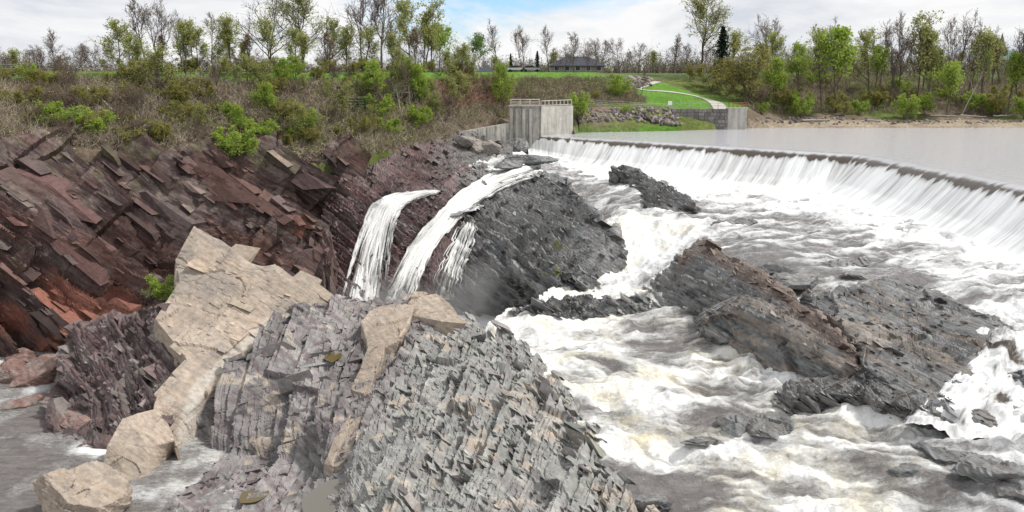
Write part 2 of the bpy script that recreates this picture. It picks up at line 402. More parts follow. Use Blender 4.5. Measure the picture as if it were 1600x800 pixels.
def displace(Pb, n, levels, seed, rough=0.05, frame=None, warp=0.4):
    T, B, Nn = frame or (BT, BB, BN)
    wv = np.stack([fbm(Pb / 3.5, 4, seed + 50 + k) for k in range(3)], 1) * warp
    Q = Pb + wv; tint = np.zeros(len(Pb)); d = np.zeros(len(Pb))
    for k, lv in enumerate(levels):
        lt, lb, ln, amp, saw, tilt = lv[:6]; T_, B_n, N_ = lv[6] if len(lv) > 6 else (T, B, Nn)
        h, fr, tl, idv, bid = brick(Q, T_, B_n, N_, lt, lb, ln, seed + 31 * k)
        md = 1.0 if k == 0 else np.clip(0.65 + 1.5 * fbm(Pb / (5.0 - k), 3, seed + 70 + k), 0.12, 1.5)
        d = d + amp * md * (h * 0.5 + saw * fr + tilt * tl)
        tint = tint + ((idv - 0.5) * 0.6 + (bid - 0.5) * 0.7) * (0.65 ** k)
    d = d + rough * fbm(Pb / 0.8, 4, seed + 5) + rough * 3 * fbm(Pb / 6.0, 3, seed + 6)
    return Pb + n * d[:, None], tint
ROCKS = []
def smooth_grid(G, it, lam=0.667):
    G = G.copy()
    for _ in range(it):
        G[1:-1, 1:-1] = (1 - lam) * G[1:-1, 1:-1] + lam * (G[:-2, 1:-1] + G[2:, 1:-1] + G[1:-1, :-2] + G[1:-1, 2:]) / 4
    return G
def rock_patch(name, L, nu, nv, levels, cols, seed, mat=None, lin=0.55, rough=0.05, tint_amt=0.35, parent=None, smooth=False, frame=None, colfn=None, warp=0.4, spread=(3.5, 2.0, 0.5), second=None, groove=0.0, relax=0):
    G = resample(L, nv, lin); G = np.swapaxes(resample(np.swapaxes(G, 0, 1), nu, lin), 0, 1)
    n = grid_normals(G); Pb = G.reshape(-1, 3); nn = n.reshape(-1, 3)
    V, tint = displace(Pb, nn, levels, seed, rough, frame, warp)
    if second is not None:
        fr2, lv2, mask = second; V2, t2 = displace(Pb, nn, lv2, seed + 400, rough, fr2, warp); k = mask(Pb); V = V * (1 - k[:, None]) + V2 * k[:, None]; tint = tint * (1 - k) + t2 * k
    if relax:
        W = V.reshape(nv, nu, 3)
        for _ in range(relax): W = smooth_grid(W, 1, 0.5)
        V = W.reshape(-1, 3)
    if groove:
        for q, (sp, wd_, amp) in enumerate(((2.3, .035, 1.0), (0.9, .05, .45))):
            c = Pb @ BT / sp + 0.5 * vnoise(Pb / 3.0, seed + q) + 0.12 * vnoise(Pb / .7, seed + 5 + q); g_ = np.abs(c - np.floor(c) - .5)
            V = V - nn * (groove * amp * sstep(wd_ * 1.6, wd_ * .4, g_) * sstep(-.25, .2, vnoise(Pb / 2.5, seed + 8 + q)))[:, None]
    col = palette(V, cols, seed + 3, spread) * (1 + tint_amt * tint[:, None])
    if colfn is not None: col = colfn(V, col)
    F = grid_faces(nv, nu)
    if (np.cross(G[0, 1] - G[0, 0], G[1, 0] - G[0, 0]) @ n[0, 0]) > 0: F = F[:, ::-1]
    ROCKS.append((V, F))
    me = make_mesh(name, V, F, smooth, np.clip(col, 0.005, 0.9))
    o = link(name, me, mat or M_dry, parent); PATCH[o.name] = (V, nn, col, mat or M_dry); return o
PATCH = {}
def shards(o, n, frame, lo, hi, jit, seed, single=0, tint=.35, sink=(.15, .75), where=None, name='rock_block', rest='rock_fragments', mask=None):
    """broken blocks lying along the bedding of outcrop o: the largest are parts of their own"""
    V, nn, col, mat = PATCH[o.name]; r = np.random.RandomState(seed); px, py = proj(V)
    ok = (px > -80) & (px < 1680) & (py < 850) & ((nn * (np.array([0, 0, EYE]) - V)).sum(1) > 0)
    if where is not None: ok &= where(px, py)
    # sample evenly over the surface: thin out crowded grid points
    idx = np.nonzero(ok)[0]; key = np.floor(V[idx] / (0.35 * (lo[0] + hi[0]) / 2)).astype(np.int64); _, first = np.unique(key, axis=0, return_index=True)
    idx = idx[first]; pick = r.choice(idx, min(n, len(idx) * 3), replace=len(idx) < n); n = len(pick)
    if n == 0: return
    lo, hi = np.array(lo), np.array(hi); u = r.rand(n, 1) ** 1.8; sz = lo * (hi / lo) ** np.clip(u + r.normal(size=(n, 3)) * .12, 0, 1)
    box = np.array([[x, y, z] for x in (-.5, .5) for y in (-.5, .5) for z in (-.5, .5)])
    K = box[None] * (1 + r.uniform(-.28, .22, (n, 8, 3))); K[:, :, :2] += K[:, :, 2:3] * r.uniform(-.5, .5, (n, 1, 2)); K = K * sz[:, None]
    fr = np.array(frame); ax = fr[None] + r.normal(size=(n, 3, 3)) * jit
    z = ax[:, 2] / np.linalg.norm(ax[:, 2], axis=1, keepdims=True); x = ax[:, 0] - z * (ax[:, 0] * z).sum(1, keepdims=True); x /= np.linalg.norm(x, axis=1, keepdims=True); y = np.cross(z, x)
    nv_ = nn[pick]; ext = .5 * sum(np.abs((nv_ * a_).sum(1)) * sz[:, k_] for k_, a_ in enumerate((x, y, z)))
    c = V[pick] - nv_ * (ext - r.uniform(*sink, n) * (.5 + u[:, 0]))[:, None]
    W = c[:, None] + K[:, :, 0:1] * x[:, None] + K[:, :, 1:2] * y[:, None] + K[:, :, 2:3] * z[:, None]
    cc = np.clip(col[pick] * (1 + tint * r.normal(size=(n, 1)) * .6) * (1 + .015 * r.normal(size=(n, 3))), .01, .8)
    order = np.argsort(-(sz[:, 0] * sz[:, 1] * sz[:, 2])); big, small = order[:single], order[single:]
    for i in big: link(name, make_mesh(name, W[i] - c[i], BOXF, False, np.tile(cc[i], (8, 1))), mat, o, tuple(c[i]))
    if len(small):
        F = (BOXF[None] + 8 * np.arange(len(small))[:, None, None]).reshape(-1, 4)
        q = link(rest, make_mesh(rest, W[small].reshape(-1, 3), F, False, np.repeat(cc[small], 8, 0)), mat, o); q['kind'] = 'stuff'
def ico(sub):
    import bmesh
    bm = bmesh.new(); bmesh.ops.create_icosphere(bm, subdivisions=sub, radius=1.0)
    V = np.array([v.co[:] for v in bm.verts]); F = np.array([[v.index for v in f.verts] for f in bm.faces]); bm.free()
    return V, F
ICO = {k: ico(k) for k in (2, 3, 5, 6)}
def boulder_mesh(name, size, seed, sub=5, cols=((0.3, 0.25, 0.2),), planes=14, rough=0.03, origin=(0, 0, 0), flat_top=False, levels=None):
    V, F = ICO[sub]; rg = np.random.RandomState(seed)
    pn = rg.normal(size=(planes, 3)); pn /= np.linalg.norm(pn, axis=1, keepdims=True); pd = rg.uniform(0.62, 0.95, planes)
    if flat_top: pn[0] = unit((0.25, -0.3, 0.9)); pd[0] = 0.6
    dt = V @ pn.T; r = np.where(dt > 0.05, pd[None] / np.maximum(dt, 0.05), 9).min(1); r = np.minimum(r, 1.15)
    W = V * r[:, None] * np.array(size)
    W = W + V * (rough * min(size) * (fbm(W * (2.2 / min(size)) + seed, 5, seed) * 3.0))[:, None]
    if levels: W, _ = displace(W + np.array(origin), V, levels, seed, 0.03); W = W - np.array(origin)
    col = palette(W + np.array(origin) + seed, list(cols) if len(cols) > 1 else list(cols) * 2, seed)
    return make_mesh(name, W, F, sub < 4, np.clip(col, .005, .9))
GREY = [(0.185, 0.19, 0.18), (0.28, 0.285, 0.27), (0.22, 0.205, 0.20), (0.32, 0.325, 0.305), (0.16, 0.15, 0.15)]
PURP = [(0.165, 0.14, 0.142), (0.245, 0.22, 0.22), (0.21, 0.205, 0.20), (0.14, 0.115, 0.118), (0.27, 0.26, 0.25)]
DPURP = [(0.10, 0.066, 0.066), (0.155, 0.12, 0.115), (0.085, 0.06, 0.062), (0.18, 0.16, 0.15), (0.11, 0.07, 0.07)]
TAN = [(0.33, 0.265, 0.21), (0.38, 0.315, 0.255), (0.30, 0.255, 0.215), (0.355, 0.285, 0.225)]
DARK = [tuple(1.35 * q for q in c_) for c_ in [(0.085, 0.088, 0.09), (0.14, 0.145, 0.145), (0.10, 0.092, 0.088), (0.17, 0.172, 0.168), (0.075, 0.072, 0.074)]]
BROWN = [tuple(1.2 * q for q in c_) for c_ in [(0.12, 0.11, 0.10), (0.18, 0.15, 0.125), (0.14, 0.135, 0.13), (0.21, 0.175, 0.145), (0.10, 0.095, 0.095)]]
RED = [tuple(0.68 * q for q in c_) for c_ in [(0.115, 0.06, 0.052), (0.17, 0.105, 0.09), (0.085, 0.055, 0.055), (0.23, 0.18, 0.16), (0.105, 0.062, 0.056), (0.14, 0.09, 0.082)]]
RED2 = [(0.10, 0.055, 0.05), (0.135, 0.08, 0.075), (0.075, 0.05, 0.05), (0.16, 0.12, 0.115)]

# ------------------------------------------------------------------ bank terrain: gorge rim, slope, park plateau, far shore
TC = [(-400, 215, 104), (-150, 214, 112), (0, 214, 119), (100, 224, 123), (200, 226, 128), (300, 220, 134), (400, 234, 139), (500, 240, 143), (570, 234, 149), (630, 222, 157), (700, 212, 167), (750, 205, 176),
      (-400, 170, 115), (0, 170, 129), (200, 175, 137), (350, 170, 143), (500, 175, 151), (620, 178, 163), (700, 175, 172), (760, 172, 182),
      (-400, 127, 126), (-150, 127, 135), (0, 127, 141), (200, 126, 147), (350, 122, 153), (500, 117, 160), (600, 118, 168), (660, 122, 174), (720, 121, 186), (800, 120, 198), (880, 120, 208), (950, 121, 214),
      (-400, 115, 170), (0, 115.5, 185), (200, 115, 190), (350, 114, 200), (500, 113, 200), (650, 114, 215), (800, 114.5, 240), (900, 114.5, 250), (950, 114.5, 250),
      (760, 168, 187), (800, 166, 189), (850, 166, 190), (890, 166, 192), (830, 145, 195), (900, 145, 200), (950, 145, 208),
      (905, 198, 189), (960, 199, 192), (1040, 199, 195), (920, 170, 196), (980, 169, 199), (1045, 169, 202), (1050, 170, 206), (1165, 169, 206),
      (1000, 158, 208), (1060, 158, 210), (1130, 160, 212), (990, 142, 217), (1050, 143, 220), (1110, 150, 222), (1000, 128, 226), (1040, 128, 230), (1090, 135, 228),
      (1170, 198, 204), (1300, 198, 205), (1450, 198, 206), (1600, 197, 207), (1800, 197, 207), (1200, 185, 209), (1300, 187, 210), (1450, 187, 211), (1600, 186, 212), (1800, 186, 212),
      (1200, 165, 218), (1320, 168, 222), (1450, 168, 224), (1600, 168, 226), (1800, 166, 226), (1200, 114, 246), (1320, 122, 256), (1450, 125, 262), (1600, 122, 265), (1800, 120, 265),
      (1000, 114, 260), (1100, 115, 260), (1200, 112, 300), (1400, 114, 330), (1600, 114, 330), (1800, 113, 330),
      (716, 201, 173), (757, 195, 180), (797, 189, 182.3), (950, 210, 183), (1100, 212, 178), (1300, 214, 180), (1600, 214, 180), (1800, 214, 180), (820, 205, 183)]
tcp = np.array([P(*c) for c in TC])
far = np.array([[x, y, 29.3] for x in (-500, -200, 0, 200, 500) for y in (480, 760)])
tcp = np.concatenate([tcp, far]); _t = tps(tcp[:, :2], tcp[:, 2], 2e-3)
def terr(x, y):
    z = _t(x, y); k = sstep(260, 420, y); z = np.minimum(z * (1 - k) + 29.3 * k, 29.6)
    px = 800 + x / y * FPX / 1.02; sy = np.interp(px, [895, 900, 1040, 1170, 1600, 1900], [0, 190, 194.5, 204.2, 206, 207]); return np.where((y < sy) & (px > 895), np.minimum(z, 17.6 - (sy - y) * .3), z)
EDGE = np.array([(-500, 100), (-150, 109.5), (0, 116.5), (100, 120), (200, 125), (300, 131), (400, 136), (500, 140), (570, 146), (630, 154), (700, 163.5), (714, 171), (752, 177.8), (772, 181.9), (799, 182), (801, 187.5), (893, 187.5), (900, 181), (2200, 176)])
cx = np.concatenate([np.linspace(-460, 1750, 400), np.linspace(1790, 2300, 12)]); e_ = np.interp(cx, EDGE[:, 0], EDGE[:, 1]); tt_ = np.linspace(0, 1, 160)[:, None]
YY = np.concatenate([e_[None] * (300 / e_[None]) ** tt_, np.geomspace(306, 5200, 30)[:, None] * np.ones_like(cx)[None]]); XX = (cx[None] - 800) / FPX * YY * 1.02
pxg = cx[None] * np.ones_like(YY)
ZZ = terr(XX, YY)
nse = fbm(np.stack([XX.ravel() / 7, YY.ravel() / 7, 0 * XX.ravel()], 1), 4, 91).reshape(XX.shape)
ppx, ppy = proj(np.stack([XX, YY, ZZ], -1))
LAWN = [(985, 146), (1010, 128), (1040, 127), (1045, 133), (1090, 146), (1140, 158), (1175, 170), (1050, 170), (1010, 163)]
def inpoly(x, y, poly):
    r = np.zeros(x.shape, bool); n = len(poly)
    for i in range(n):
        x0, y0 = poly[i]; x1, y1 = poly[(i + 1) % n]
        if y0 == y1: continue
        r ^= ((y0 > y) != (y1 > y)) & (x < (x1 - x0) * (y - y0) / (y1 - y0) + x0)
    return r
lawn = inpoly(ppx + nse * 4, ppy + nse * 1.5, LAWN)
plateau = (ZZ > 28.1) | (YY > 262)
rough_amt = np.where(lawn | plateau, 0.04, 0.55)
ZZ = ZZ + nse * rough_amt
V = np.stack([XX, YY, ZZ], -1).reshape(-1, 3)
g = fbm(V / 3.0, 4, 33); g2 = fbm(V / 11.0, 3, 34)
def lerp(a, b, t): return np.array(a) * (1 - t[:, None]) + np.array(b) * t[:, None]
brown = lerp((0.13, 0.10, 0.07), (0.20, 0.16, 0.12), np.clip(g + .5, 0, 1))
greenish = lerp((0.075, 0.10, 0.025), (0.14, 0.17, 0.045), np.clip(g + .5, 0, 1))
fpx = ppx.ravel(); fpy = ppy.ravel()
gm = sstep(-0.15, 0.25, g2 + 0.5 * sstep(100, 500, fpx) * (1 - sstep(640, 720, fpx)) - 0.22 + 0.35 * sstep(760, 900, fpx))
col = brown * (1 - gm[:, None]) + greenish * gm[:, None]
lg = lerp((0.085, 0.19, 0.020), (0.12, 0.24, 0.035), np.clip(g + .5, 0, 1))
lw = (lawn | plateau).ravel(); col[lw] = lg[lw]; fw = (YY.ravel() > 215) & plateau.ravel() & ~lawn.ravel(); col[fw] = (lg * 0.45 + np.array([.06, .055, .035]))[fw]
shore = (V[:, 2] < 19.4) & (fpx > 1170) & (V[:, 1] > 190); col[shore] = lerp((0.24, 0.19, 0.14), (0.33, 0.28, 0.21), np.clip(g + .5, 0, 1))[shore]
sh2 = (V[:, 2] < 19.0) & (fpx > 890) & (fpx < 1060) & (V[:, 1] > 185); col[sh2] = lg[sh2] * 0.8
keep = np.ones(XX.shape, bool)
F = grid_faces(*XX.shape)
# earth face below the front edge of the bank
first = keep.argmax(0); nc_ = XX.shape[1]; top_i = first * nc_ + np.arange(nc_); Vs = V[top_i] + np.array([0, 0.8, -6.0]); base_i = len(V) + np.arange(nc_)
FS = np.stack([top_i[:-1], base_i[:-1], base_i[1:], top_i[1:]], 1); V = np.concatenate([V, Vs]); col = np.concatenate([col, np.tile([[.07, .05, .04]], (nc_, 1))]); F = np.concatenate([F, FS[:, ::-1]])
V2, F2, c2 = compact(V, F, col)
terrain = struct(link('river_bank_terrain', make_mesh('river_bank_terrain', V2, F2[:, ::-1], True, np.clip(c2, .005, .8)), M_ground))

# gorge bed below the water, so that nothing is open underneath
bed = make_mesh('gorge_bed', [(-260, 10, -6), (160, 10, -6), (160, 190, -6), (-260, 190, -6)], np.array([[0, 1, 2, 3]]), False, np.full((4, 3), 0.06)); struct(link('gorge_bed', bed, M_wet))

# ------------------------------------------------------------------ weir and reservoir
A, B_, Cc = P(824, 210.5, -12), P(1345, 243, -12), P(1605, 293, -12)
D_ = Cc + (Cc - B_) * 0.9
crest_pts = [A, B_, Cc, D_]
def rounded(pts, n):
    pts = np.array(pts); seg = np.linalg.norm(np.diff(pts, axis=0), axis=1); s = np.concatenate([[0], np.cumsum(seg)]); u = np.linspace(0, s[-1], n)
    q = np.stack([np.interp(u, s, pts[:, k]) for k in range(3)], 1); ker = np.hanning(21); ker /= ker.sum()
    pad = np.concatenate([2 * q[:1] - q[10:0:-1], q, 2 * q[-1:] - q[-2:-12:-1]])
    return np.stack([np.convolve(pad[:, k], ker, 'valid') for k in range(3)], 1), u
cr, cu = rounded(crest_pts, 340)
tg = np.gradient(cr, axis=0); tg /= np.linalg.norm(tg, axis=1, keepdims=True)
dn_ = np.stack([tg[:, 1], -tg[:, 0], 0 * tg[:, 0]], 1)                 # downstream
kk = sstep(0.16, 0.0, cu / cu[-1])[:, None]
dn_ = dn_ * (1 - kk) + np.array([[0.02, -1.0, 0]]) * kk; dn_ /= np.linalg.norm(dn_, axis=1, keepdims=True)
far_y = 260.0
RV = np.concatenate([cr - dn_ * 2.4 + np.array([0, 0, 0.0]), np.stack([cr[:, 0] - 0 * cr[:, 0], 0 * cr[:, 0], 0 * cr[:, 0]], 1)])
nC = len(cr); rows = 30
ups = np.stack([np.linspace(A[0] - 1.0, 420, nC), np.full(nC, far_y), np.full(nC, 18.0)], 1)
tt = (np.linspace(0, 1, rows) ** 1.3)[:, None, None]
RG = (cr - dn_ * 2.4)[None] * (1 - tt) + ups[None] * tt; RG[..., 2] = 18.0
struct(link('reservoir', make_mesh('reservoir', RG.reshape(-1, 3), grid_faces(rows, nC), True), M_still))
footz = np.interp(cu / cu[-1], [0, 0.12, 0.3, 0.6, 1], [-15.0, -16.3, -17.0, -17.6, -18.2]) + EYE
prof = np.array([(-2.5, 0.012), (-1.6, 0.02), (-0.8, 0.0), (0, -0.10), (0.7, -0.36), (1.3, -0.85), (2.0, -1.6)])
rowsL = []
nrow = 70
for i in range(nC):
    drop = 18.0 - footz[i]
    pr = np.concatenate([prof, [(2.0 + (drop - 1.6) * 0.55, -1.6 - (drop - 1.6) * 0.55), (2.3 + (drop - 1.6) * 0.95, -drop + 0.45), (4.4 + (drop - 1.6) * 1.0, -drop + 0.05), (8.0 + (drop - 1.6), -drop - 0.25), (11 + (drop - 1.6), -drop - 0.9)]])
    s = np.concatenate([[0], np.cumsum(np.linalg.norm(np.diff(pr, axis=0), axis=1))]); u = np.linspace(0, s[-1], nrow)
    rowsL.append((np.interp(u, s, pr[:, 0]), np.interp(u, s, pr[:, 1]), u / s[-1]))
off = np.array([r[0] for r in rowsL]).T; hz = np.array([r[1] for r in rowsL]).T; vv = np.array([r[2] for r in rowsL]).T
CG = cr[None] + dn_[None] * off[..., None]; CG[..., 2] = 18.0 + hz
frac = np.clip(-hz / (18.0 - footz)[None], 0, 1)
q = np.stack([np.broadcast_to(cu[None], off.shape).ravel() / 0.55, off.ravel() / 5.0, 0 * off.ravel()], 1)
CG[..., 2] += (fbm(q, 4, 5).reshape(off.shape) * 0.16) * sstep(0.1, 0.5, frac)
ft = sstep(0.93, 1.0, frac) * sstep(5.0, 7.5, off)
CG[..., 2] += ft * (fbm(CG.reshape(-1, 3) / 1.6, 4, 8).reshape(off.shape) * 0.7)
lip = fbm(np.stack([np.broadcast_to(cu[None], off.shape).ravel() / 0.7, 0 * off.ravel(), 0 * off.ravel()], 1), 3, 21).reshape(off.shape)
lip_reflection = sstep(0.075, 0.02, frac - 0.04 * lip)  # crest rim: sky reflection painted pale, dark reflecting streaks below it
foamc = -0.22 + 0.95 * sstep(0.03, 0.24, frac + 0.12 * lip) + 0.15 * sstep(0.8, 1, frac) + 0.22 * fbm(np.stack([np.broadcast_to(cu[None], off.shape).ravel() / 5.0, off.ravel() / 9, 0 * off.ravel()], 1), 3, 23).reshape(off.shape)
foamc -= ft * 0.25 * np.clip(fbm(CG.reshape(-1, 3) / np.array([2.5, 2.5, 1]), 4, 9).reshape(off.shape) + 0.3, 0, 1)
uvc = np.stack([np.broadcast_to(cu[None] / 150.0, off.shape), vv], -1).reshape(-1, 2)
ov = tag(link('dam_overflow', make_mesh('dam_overflow', CG.reshape(-1, 3), grid_faces(nrow, nC), True, None, {'foam': foamc.ravel(), 'edge': np.ones(foamc.size), 'lip': lip_reflection.ravel()}, uvc), M_curtain), 'long white curtain of water spilling over the low curved dam', 'water curtain')
# concrete body of the weir under the overflow
dmr = [(-2.2, -0.5), (-0.4, -0.42), (0.8, -0.95), (2.0, -2.3), (4.2, -5.0), (4.4, -9), (-2.2, -9)]
DG = np.array([cr + dn_ * o + np.array([0, 0, 0.0]) for o, _ in dmr]); 
for k, (_, h) in enumerate(dmr): DG[k, :, 2] = 18.0 + h
weir = tag(link('weir', make_mesh('weir', DG.reshape(-1, 3), grid_faces(len(dmr), nC)), M_conc), 'low concrete overflow dam curving across the river under the white water', 'dam')

# ------------------------------------------------------------------ river: upper reach, chute, lower rapids
RC = [(800, 238, 173), (850, 254, 165), (1000, 284, 150), (1100, 297, -17.3), (1250, 325, -17.5), (1400, 375, -17.6), (1500, 420, -17.6), (1590, 470, -17.6), (1700, 500, -17.6),
      (780, 250, 158), (760, 282, 148), (700, 330, 136), (850, 280, 153), (900, 275, -17.0), (930, 300, -17.5), (980, 310, -17.6), (1050, 330, -17.8), (1150, 340, -17.7), (1200, 370, -17.7), (1300, 400, -17.7), (1400, 420, -17.7), (1480, 445, -17.7), (1560, 485, -17.9), (1250, 430, -17.8), (1130, 390, -17.8), (1090, 362, -17.9), (960, 335, -17.9),
      (940, 372, -18.9), (1010, 372, -18.9), (1060, 385, -19.2), (900, 415, -20.4), (980, 410, -20.4), (1020, 430, -20.9), (870, 450, -21.7), (950, 450, -21.8), (840, 478, -22.4), (900, 470, -22.4), (868, 330, -20.5), (885, 368, -22), (825, 330, -19), (850, 400, -24), (835, 430, -25),
      (790, 505, -22.9), (820, 500, -22.5), (900, 520, -22.4), (1000, 525, -22.3), (1060, 535, -22.3), (1150, 580, -22.1), (1250, 625, -21.8), (1350, 640, -21.5), (1450, 660, -21.4), (1550, 690, -21.1), (1650, 720, -21),
      (850, 570, -22.8), (900, 620, -22.9), (950, 560, -22.4), (1000, 600, -22.4), (1000, 650, -22.7), (1100, 640, -22.2), (1130, 690, -22.9), (1000, 700, -23.2), (950, 740, -23.2), (1020, 800, -23.3), (1200, 710, -22.6), (1200, 800, -23.2), (1350, 720, -22.2), (1400, 800, -22.9), (1600, 800, -22.0), (1100, 900, -23.4), (1700, 900, -22.5),
      (1600, 520, -18.3), (1540, 560, -19.3), (1600, 590, -19.7), (1480, 610, -20.6), (1560, 640, -20.8), (1650, 640, -20.6), (1420, 620, -21.0), (1340, 590, -21.2)]
rcp = np.array([P(*c) for c in RC]); rz = tps(rcp[:, :2], rcp[:, 2], 5e-4)
FO = [(820, 250, .85), (900, 264, .8), (1000, 288, .95), (1100, 300, 1), (1200, 318, 1), (1300, 335, 1), (1400, 372, 1), (1500, 420, .95), (1590, 480, .9), (1440, 402, .75), (1520, 450, .7),
      (900, 290, .36), (950, 292, .3), (930, 312, .42), (980, 322, .5), (1100, 335, .3), (1150, 320, .6), (1200, 342, .42), (1250, 372, .5), (1300, 395, .55), (1350, 402, .45), (1200, 395, .25), (1240, 420, .28), (1150, 375, .35), (1420, 428, .35), (1500, 458, .5), (1390, 408, .6), (1290, 360, .55), (1350, 375, .6),
      (960, 352, .9), (1040, 360, .85), (1000, 372, .95), (1075, 372, .7), (940, 400, 1), (1000, 410, 1), (900, 440, 1), (960, 450, 1), (860, 470, 1), (1030, 420, .95),
      (785, 505, .9), (830, 515, .62), (860, 545, .72), (900, 535, .5), (950, 560, .6), (900, 590, .66), (1000, 550, .3), (1040, 535, .2), (1000, 590, .8), (950, 620, .75), (1050, 620, .62), (1100, 600, .5), (880, 615, .15), (1000, 650, .6), (1050, 680, .85), (1120, 685, .9), (1000, 690, .7), (950, 705, .12), (1000, 725, .08), (1100, 725, .12), (1150, 565, .85), (1200, 590, .8), (1250, 640, .75), (1150, 640, .2), (1100, 655, .35), (1350, 660, .75), (1450, 680, .8), (1550, 710, .75), (1300, 690, .35), (1250, 720, .7), (1300, 740, .72), (1200, 765, .48), (1400, 740, .25), (1450, 765, .3), (1350, 785, .55), (1550, 785, .45), (1080, 790, .2), (1200, 800, .36), (960, 780, .1),
      (1600, 600, .9), (1500, 620, .95), (1560, 560, .85), (1600, 530, .7), (1420, 640, .75), (1540, 650, .9), (1450, 605, .75), (1350, 610, .6), (780, 265, .55), (740, 300, .7), (850, 275, .5)]
fop = np.array([[P(a, b, -17.6 if b < 470 and not (840 < a < 1060 and b > 395) else -22)[:2] for a, b, _ in FO]])[0]
fov = np.array([f for *_, f in FO])
FL = [(850, 262, -1, -.3), (1000, 300, -.9, -.5), (1300, 350, -.9, -.3), (1500, 430, -1, -.1), (1250, 400, -1, .1), (1000, 370, -.6, -.8), (900, 440, -.6, -.8), (830, 510, -.9, .5), (950, 570, -.8, .6), (1100, 620, -.8, .6), (1300, 660, -.8, .6), (1500, 690, -.9, .4), (1540, 590, -.55, -.85), (1250, 730, -.9, .4), (1200, 800, -.9, .3), (1450, 770, -.9, .3), (1000, 720, -.8, .6), (1000, 690, -.6, .7)]
flp = np.array([P(a, b, -17.6 if b < 470 else -22)[:2] for a, b, *_ in FL]); flv = np.array([(c, d) for *_, c, d in FL], float)
cx = np.linspace(640, 1740, 480); cy = np.geomspace(43, 182, 370)
YY = cy[:, None] * np.ones_like(cx)[None]; XX = (cx[None] - 800) / FPX * YY * 1.03
ZZ = rz(XX, YY); V = np.stack([XX, YY, ZZ], -1).reshape(-1, 3); px_, py_ = proj(V)
CUT = [(800, 232), (760, 250), (690, 268), (655, 300), (690, 345), (745, 330), (800, 300), (850, 300), (890, 335), (905, 395), (872, 432), (838, 474), (785, 492), (752, 516), (790, 565), (830, 640), (860, 720), (900, 800), (930, 920), (940, 1500), (2600, 1500), (2600, 180), (1700, 230), (1345, 200), (900, 170)]
keep = inpoly(px_, py_, CUT)
# stay on the downstream side of the weir crest
dmin = np.full(len(V), 9e9); side = np.zeros(len(V))
for k in range(0, nC, 6):
    d = (V[:, 0] - cr[k, 0]) ** 2 + (V[:, 1] - cr[k, 1]) ** 2; m = d < dmin; dmin = np.where(m, d, dmin)
    s = (V[:, 0] - cr[k, 0]) * dn_[k, 0] + (V[:, 1] - cr[k, 1]) * dn_[k, 1]; side = np.where(m, s, side)
keep &= side > 4.5
foam = idw(fop, fov, V[:, 0], V[:, 1], 3.2); foam = foam + .19 * sstep(480, 520, py_) * sstep(.12, .4, foam); fd = idw(flp, flv, V[:, 0], V[:, 1], 2.5); fd /= np.linalg.norm(fd, axis=1, keepdims=True) + 1e-9
foam = np.maximum(foam, 0.95 * sstep(13, 8, side) + 0.0)
lic = 0; lic2 = 0; Q = V[:, :2].copy()
wob = np.stack([fbm(np.stack([V[:, 0] / 5, V[:, 1] / 5, 0 * V[:, 0]], 1), 3, 41), fbm(np.stack([V[:, 0] / 5, V[:, 1] / 5, 0 * V[:, 0]], 1), 3, 42)], 1) * 1.1
fdw = fd + wob * 0.55
for k in range(-5, 6):
    S = V[:, :2] + fdw * (k * 0.30) + wob * 0.8
    lic = lic + fbm(np.stack([S[:, 0] / 0.5, S[:, 1] / 0.5, 0 * S[:, 0] + 3], 1), 2, 61); lic2 = lic2 + fbm(np.stack([S[:, 0] / 1.8, S[:, 1] / 1.8, 0 * S[:, 0] + 3], 1), 2, 62)
lic /= 11; lic2 /= 11
lace = fbm(np.stack([V[:, 0] / 1.9, V[:, 1] / 1.9, 0 * V[:, 0]], 1) + wob.mean(1, keepdims=True), 4, 71, 0.6, True)
fo = foam + lic * 0.9 + lic2 * 0.55 + (lace - 0.2) * 0.42 * (1 - foam) - 0.04
chute = inpoly(px_, py_, [(840, 490), (1100, 365), (1080, 345), (960, 325), (900, 410), (820, 470)])
V[:, 2] += foam * (0.55 * fbm(V / 1.3, 4, 77) + 0.75 * fbm(V / np.array([3.2, 4.6, 3.]), 3, 78, 0.5, True) - 0.25) + 0.15 * lic2 + 0.25 * lic
V[:, 2] += np.where(chute, 0.35 * fbm(V / 1.0, 3, 79), 0); fo = fo + .22 * chute
tan_ = np.clip(sstep(430, 470, py_) * (1 - sstep(1420, 1500, px_)) + chute * 0.8, 0, 1)
F = grid_faces(*XX.shape, keep); V2, F2, f2, t2 = compact(V, F, fo, tan_)
struct(link('river', make_mesh('river', V2, F2[:, ::-1], True, None, {'foam': f2, 'tan': t2}), M_river))
# gorge pool
cx = np.linspace(-200, 800, 250); cy = np.geomspace(54, 130, 170)
YY = cy[:, None] * np.ones_like(cx)[None]; XX = (cx[None] - 800) / FPX * YY * 1.03
V = np.stack([XX, YY, 0 * XX], -1).reshape(-1, 3); px_, py_ = proj(V)
PF = [(320, 715, .55), (350, 690, .35), (290, 700, .4), (230, 775, .75), (270, 760, .6), (360, 735, .5), (350, 720, .7), (310, 740, .25), (200, 790, .4), (145, 702, .95), (60, 680, .25), (30, 640, .35), (100, 640, .2), (50, 720, .2), (200, 720, .3), (20, 590, .6), (10, 780, .2), (120, 720, .25), (560, 490, 1), (610, 500, 1), (680, 490, .9), (740, 500, 1), (0, 610, .5), (400, 640, .3)]
pp = np.array([P(a, b, -30)[:2] for a, b, _ in PF]); foam = idw(pp, [f for *_, f in PF], V[:, 0], V[:, 1], 3.2)
ln = fbm(np.stack([V[:, 0] / 1.2, V[:, 1] / 2.4, 0 * V[:, 0]], 1), 5, 15, 0.6, True); l2 = fbm(np.stack([V[:, 0] / 3, V[:, 1] / 3, 0 * V[:, 0]], 1), 3, 16)
fo = foam + (ln - .25) * .28 + l2 * .35 - 0.06
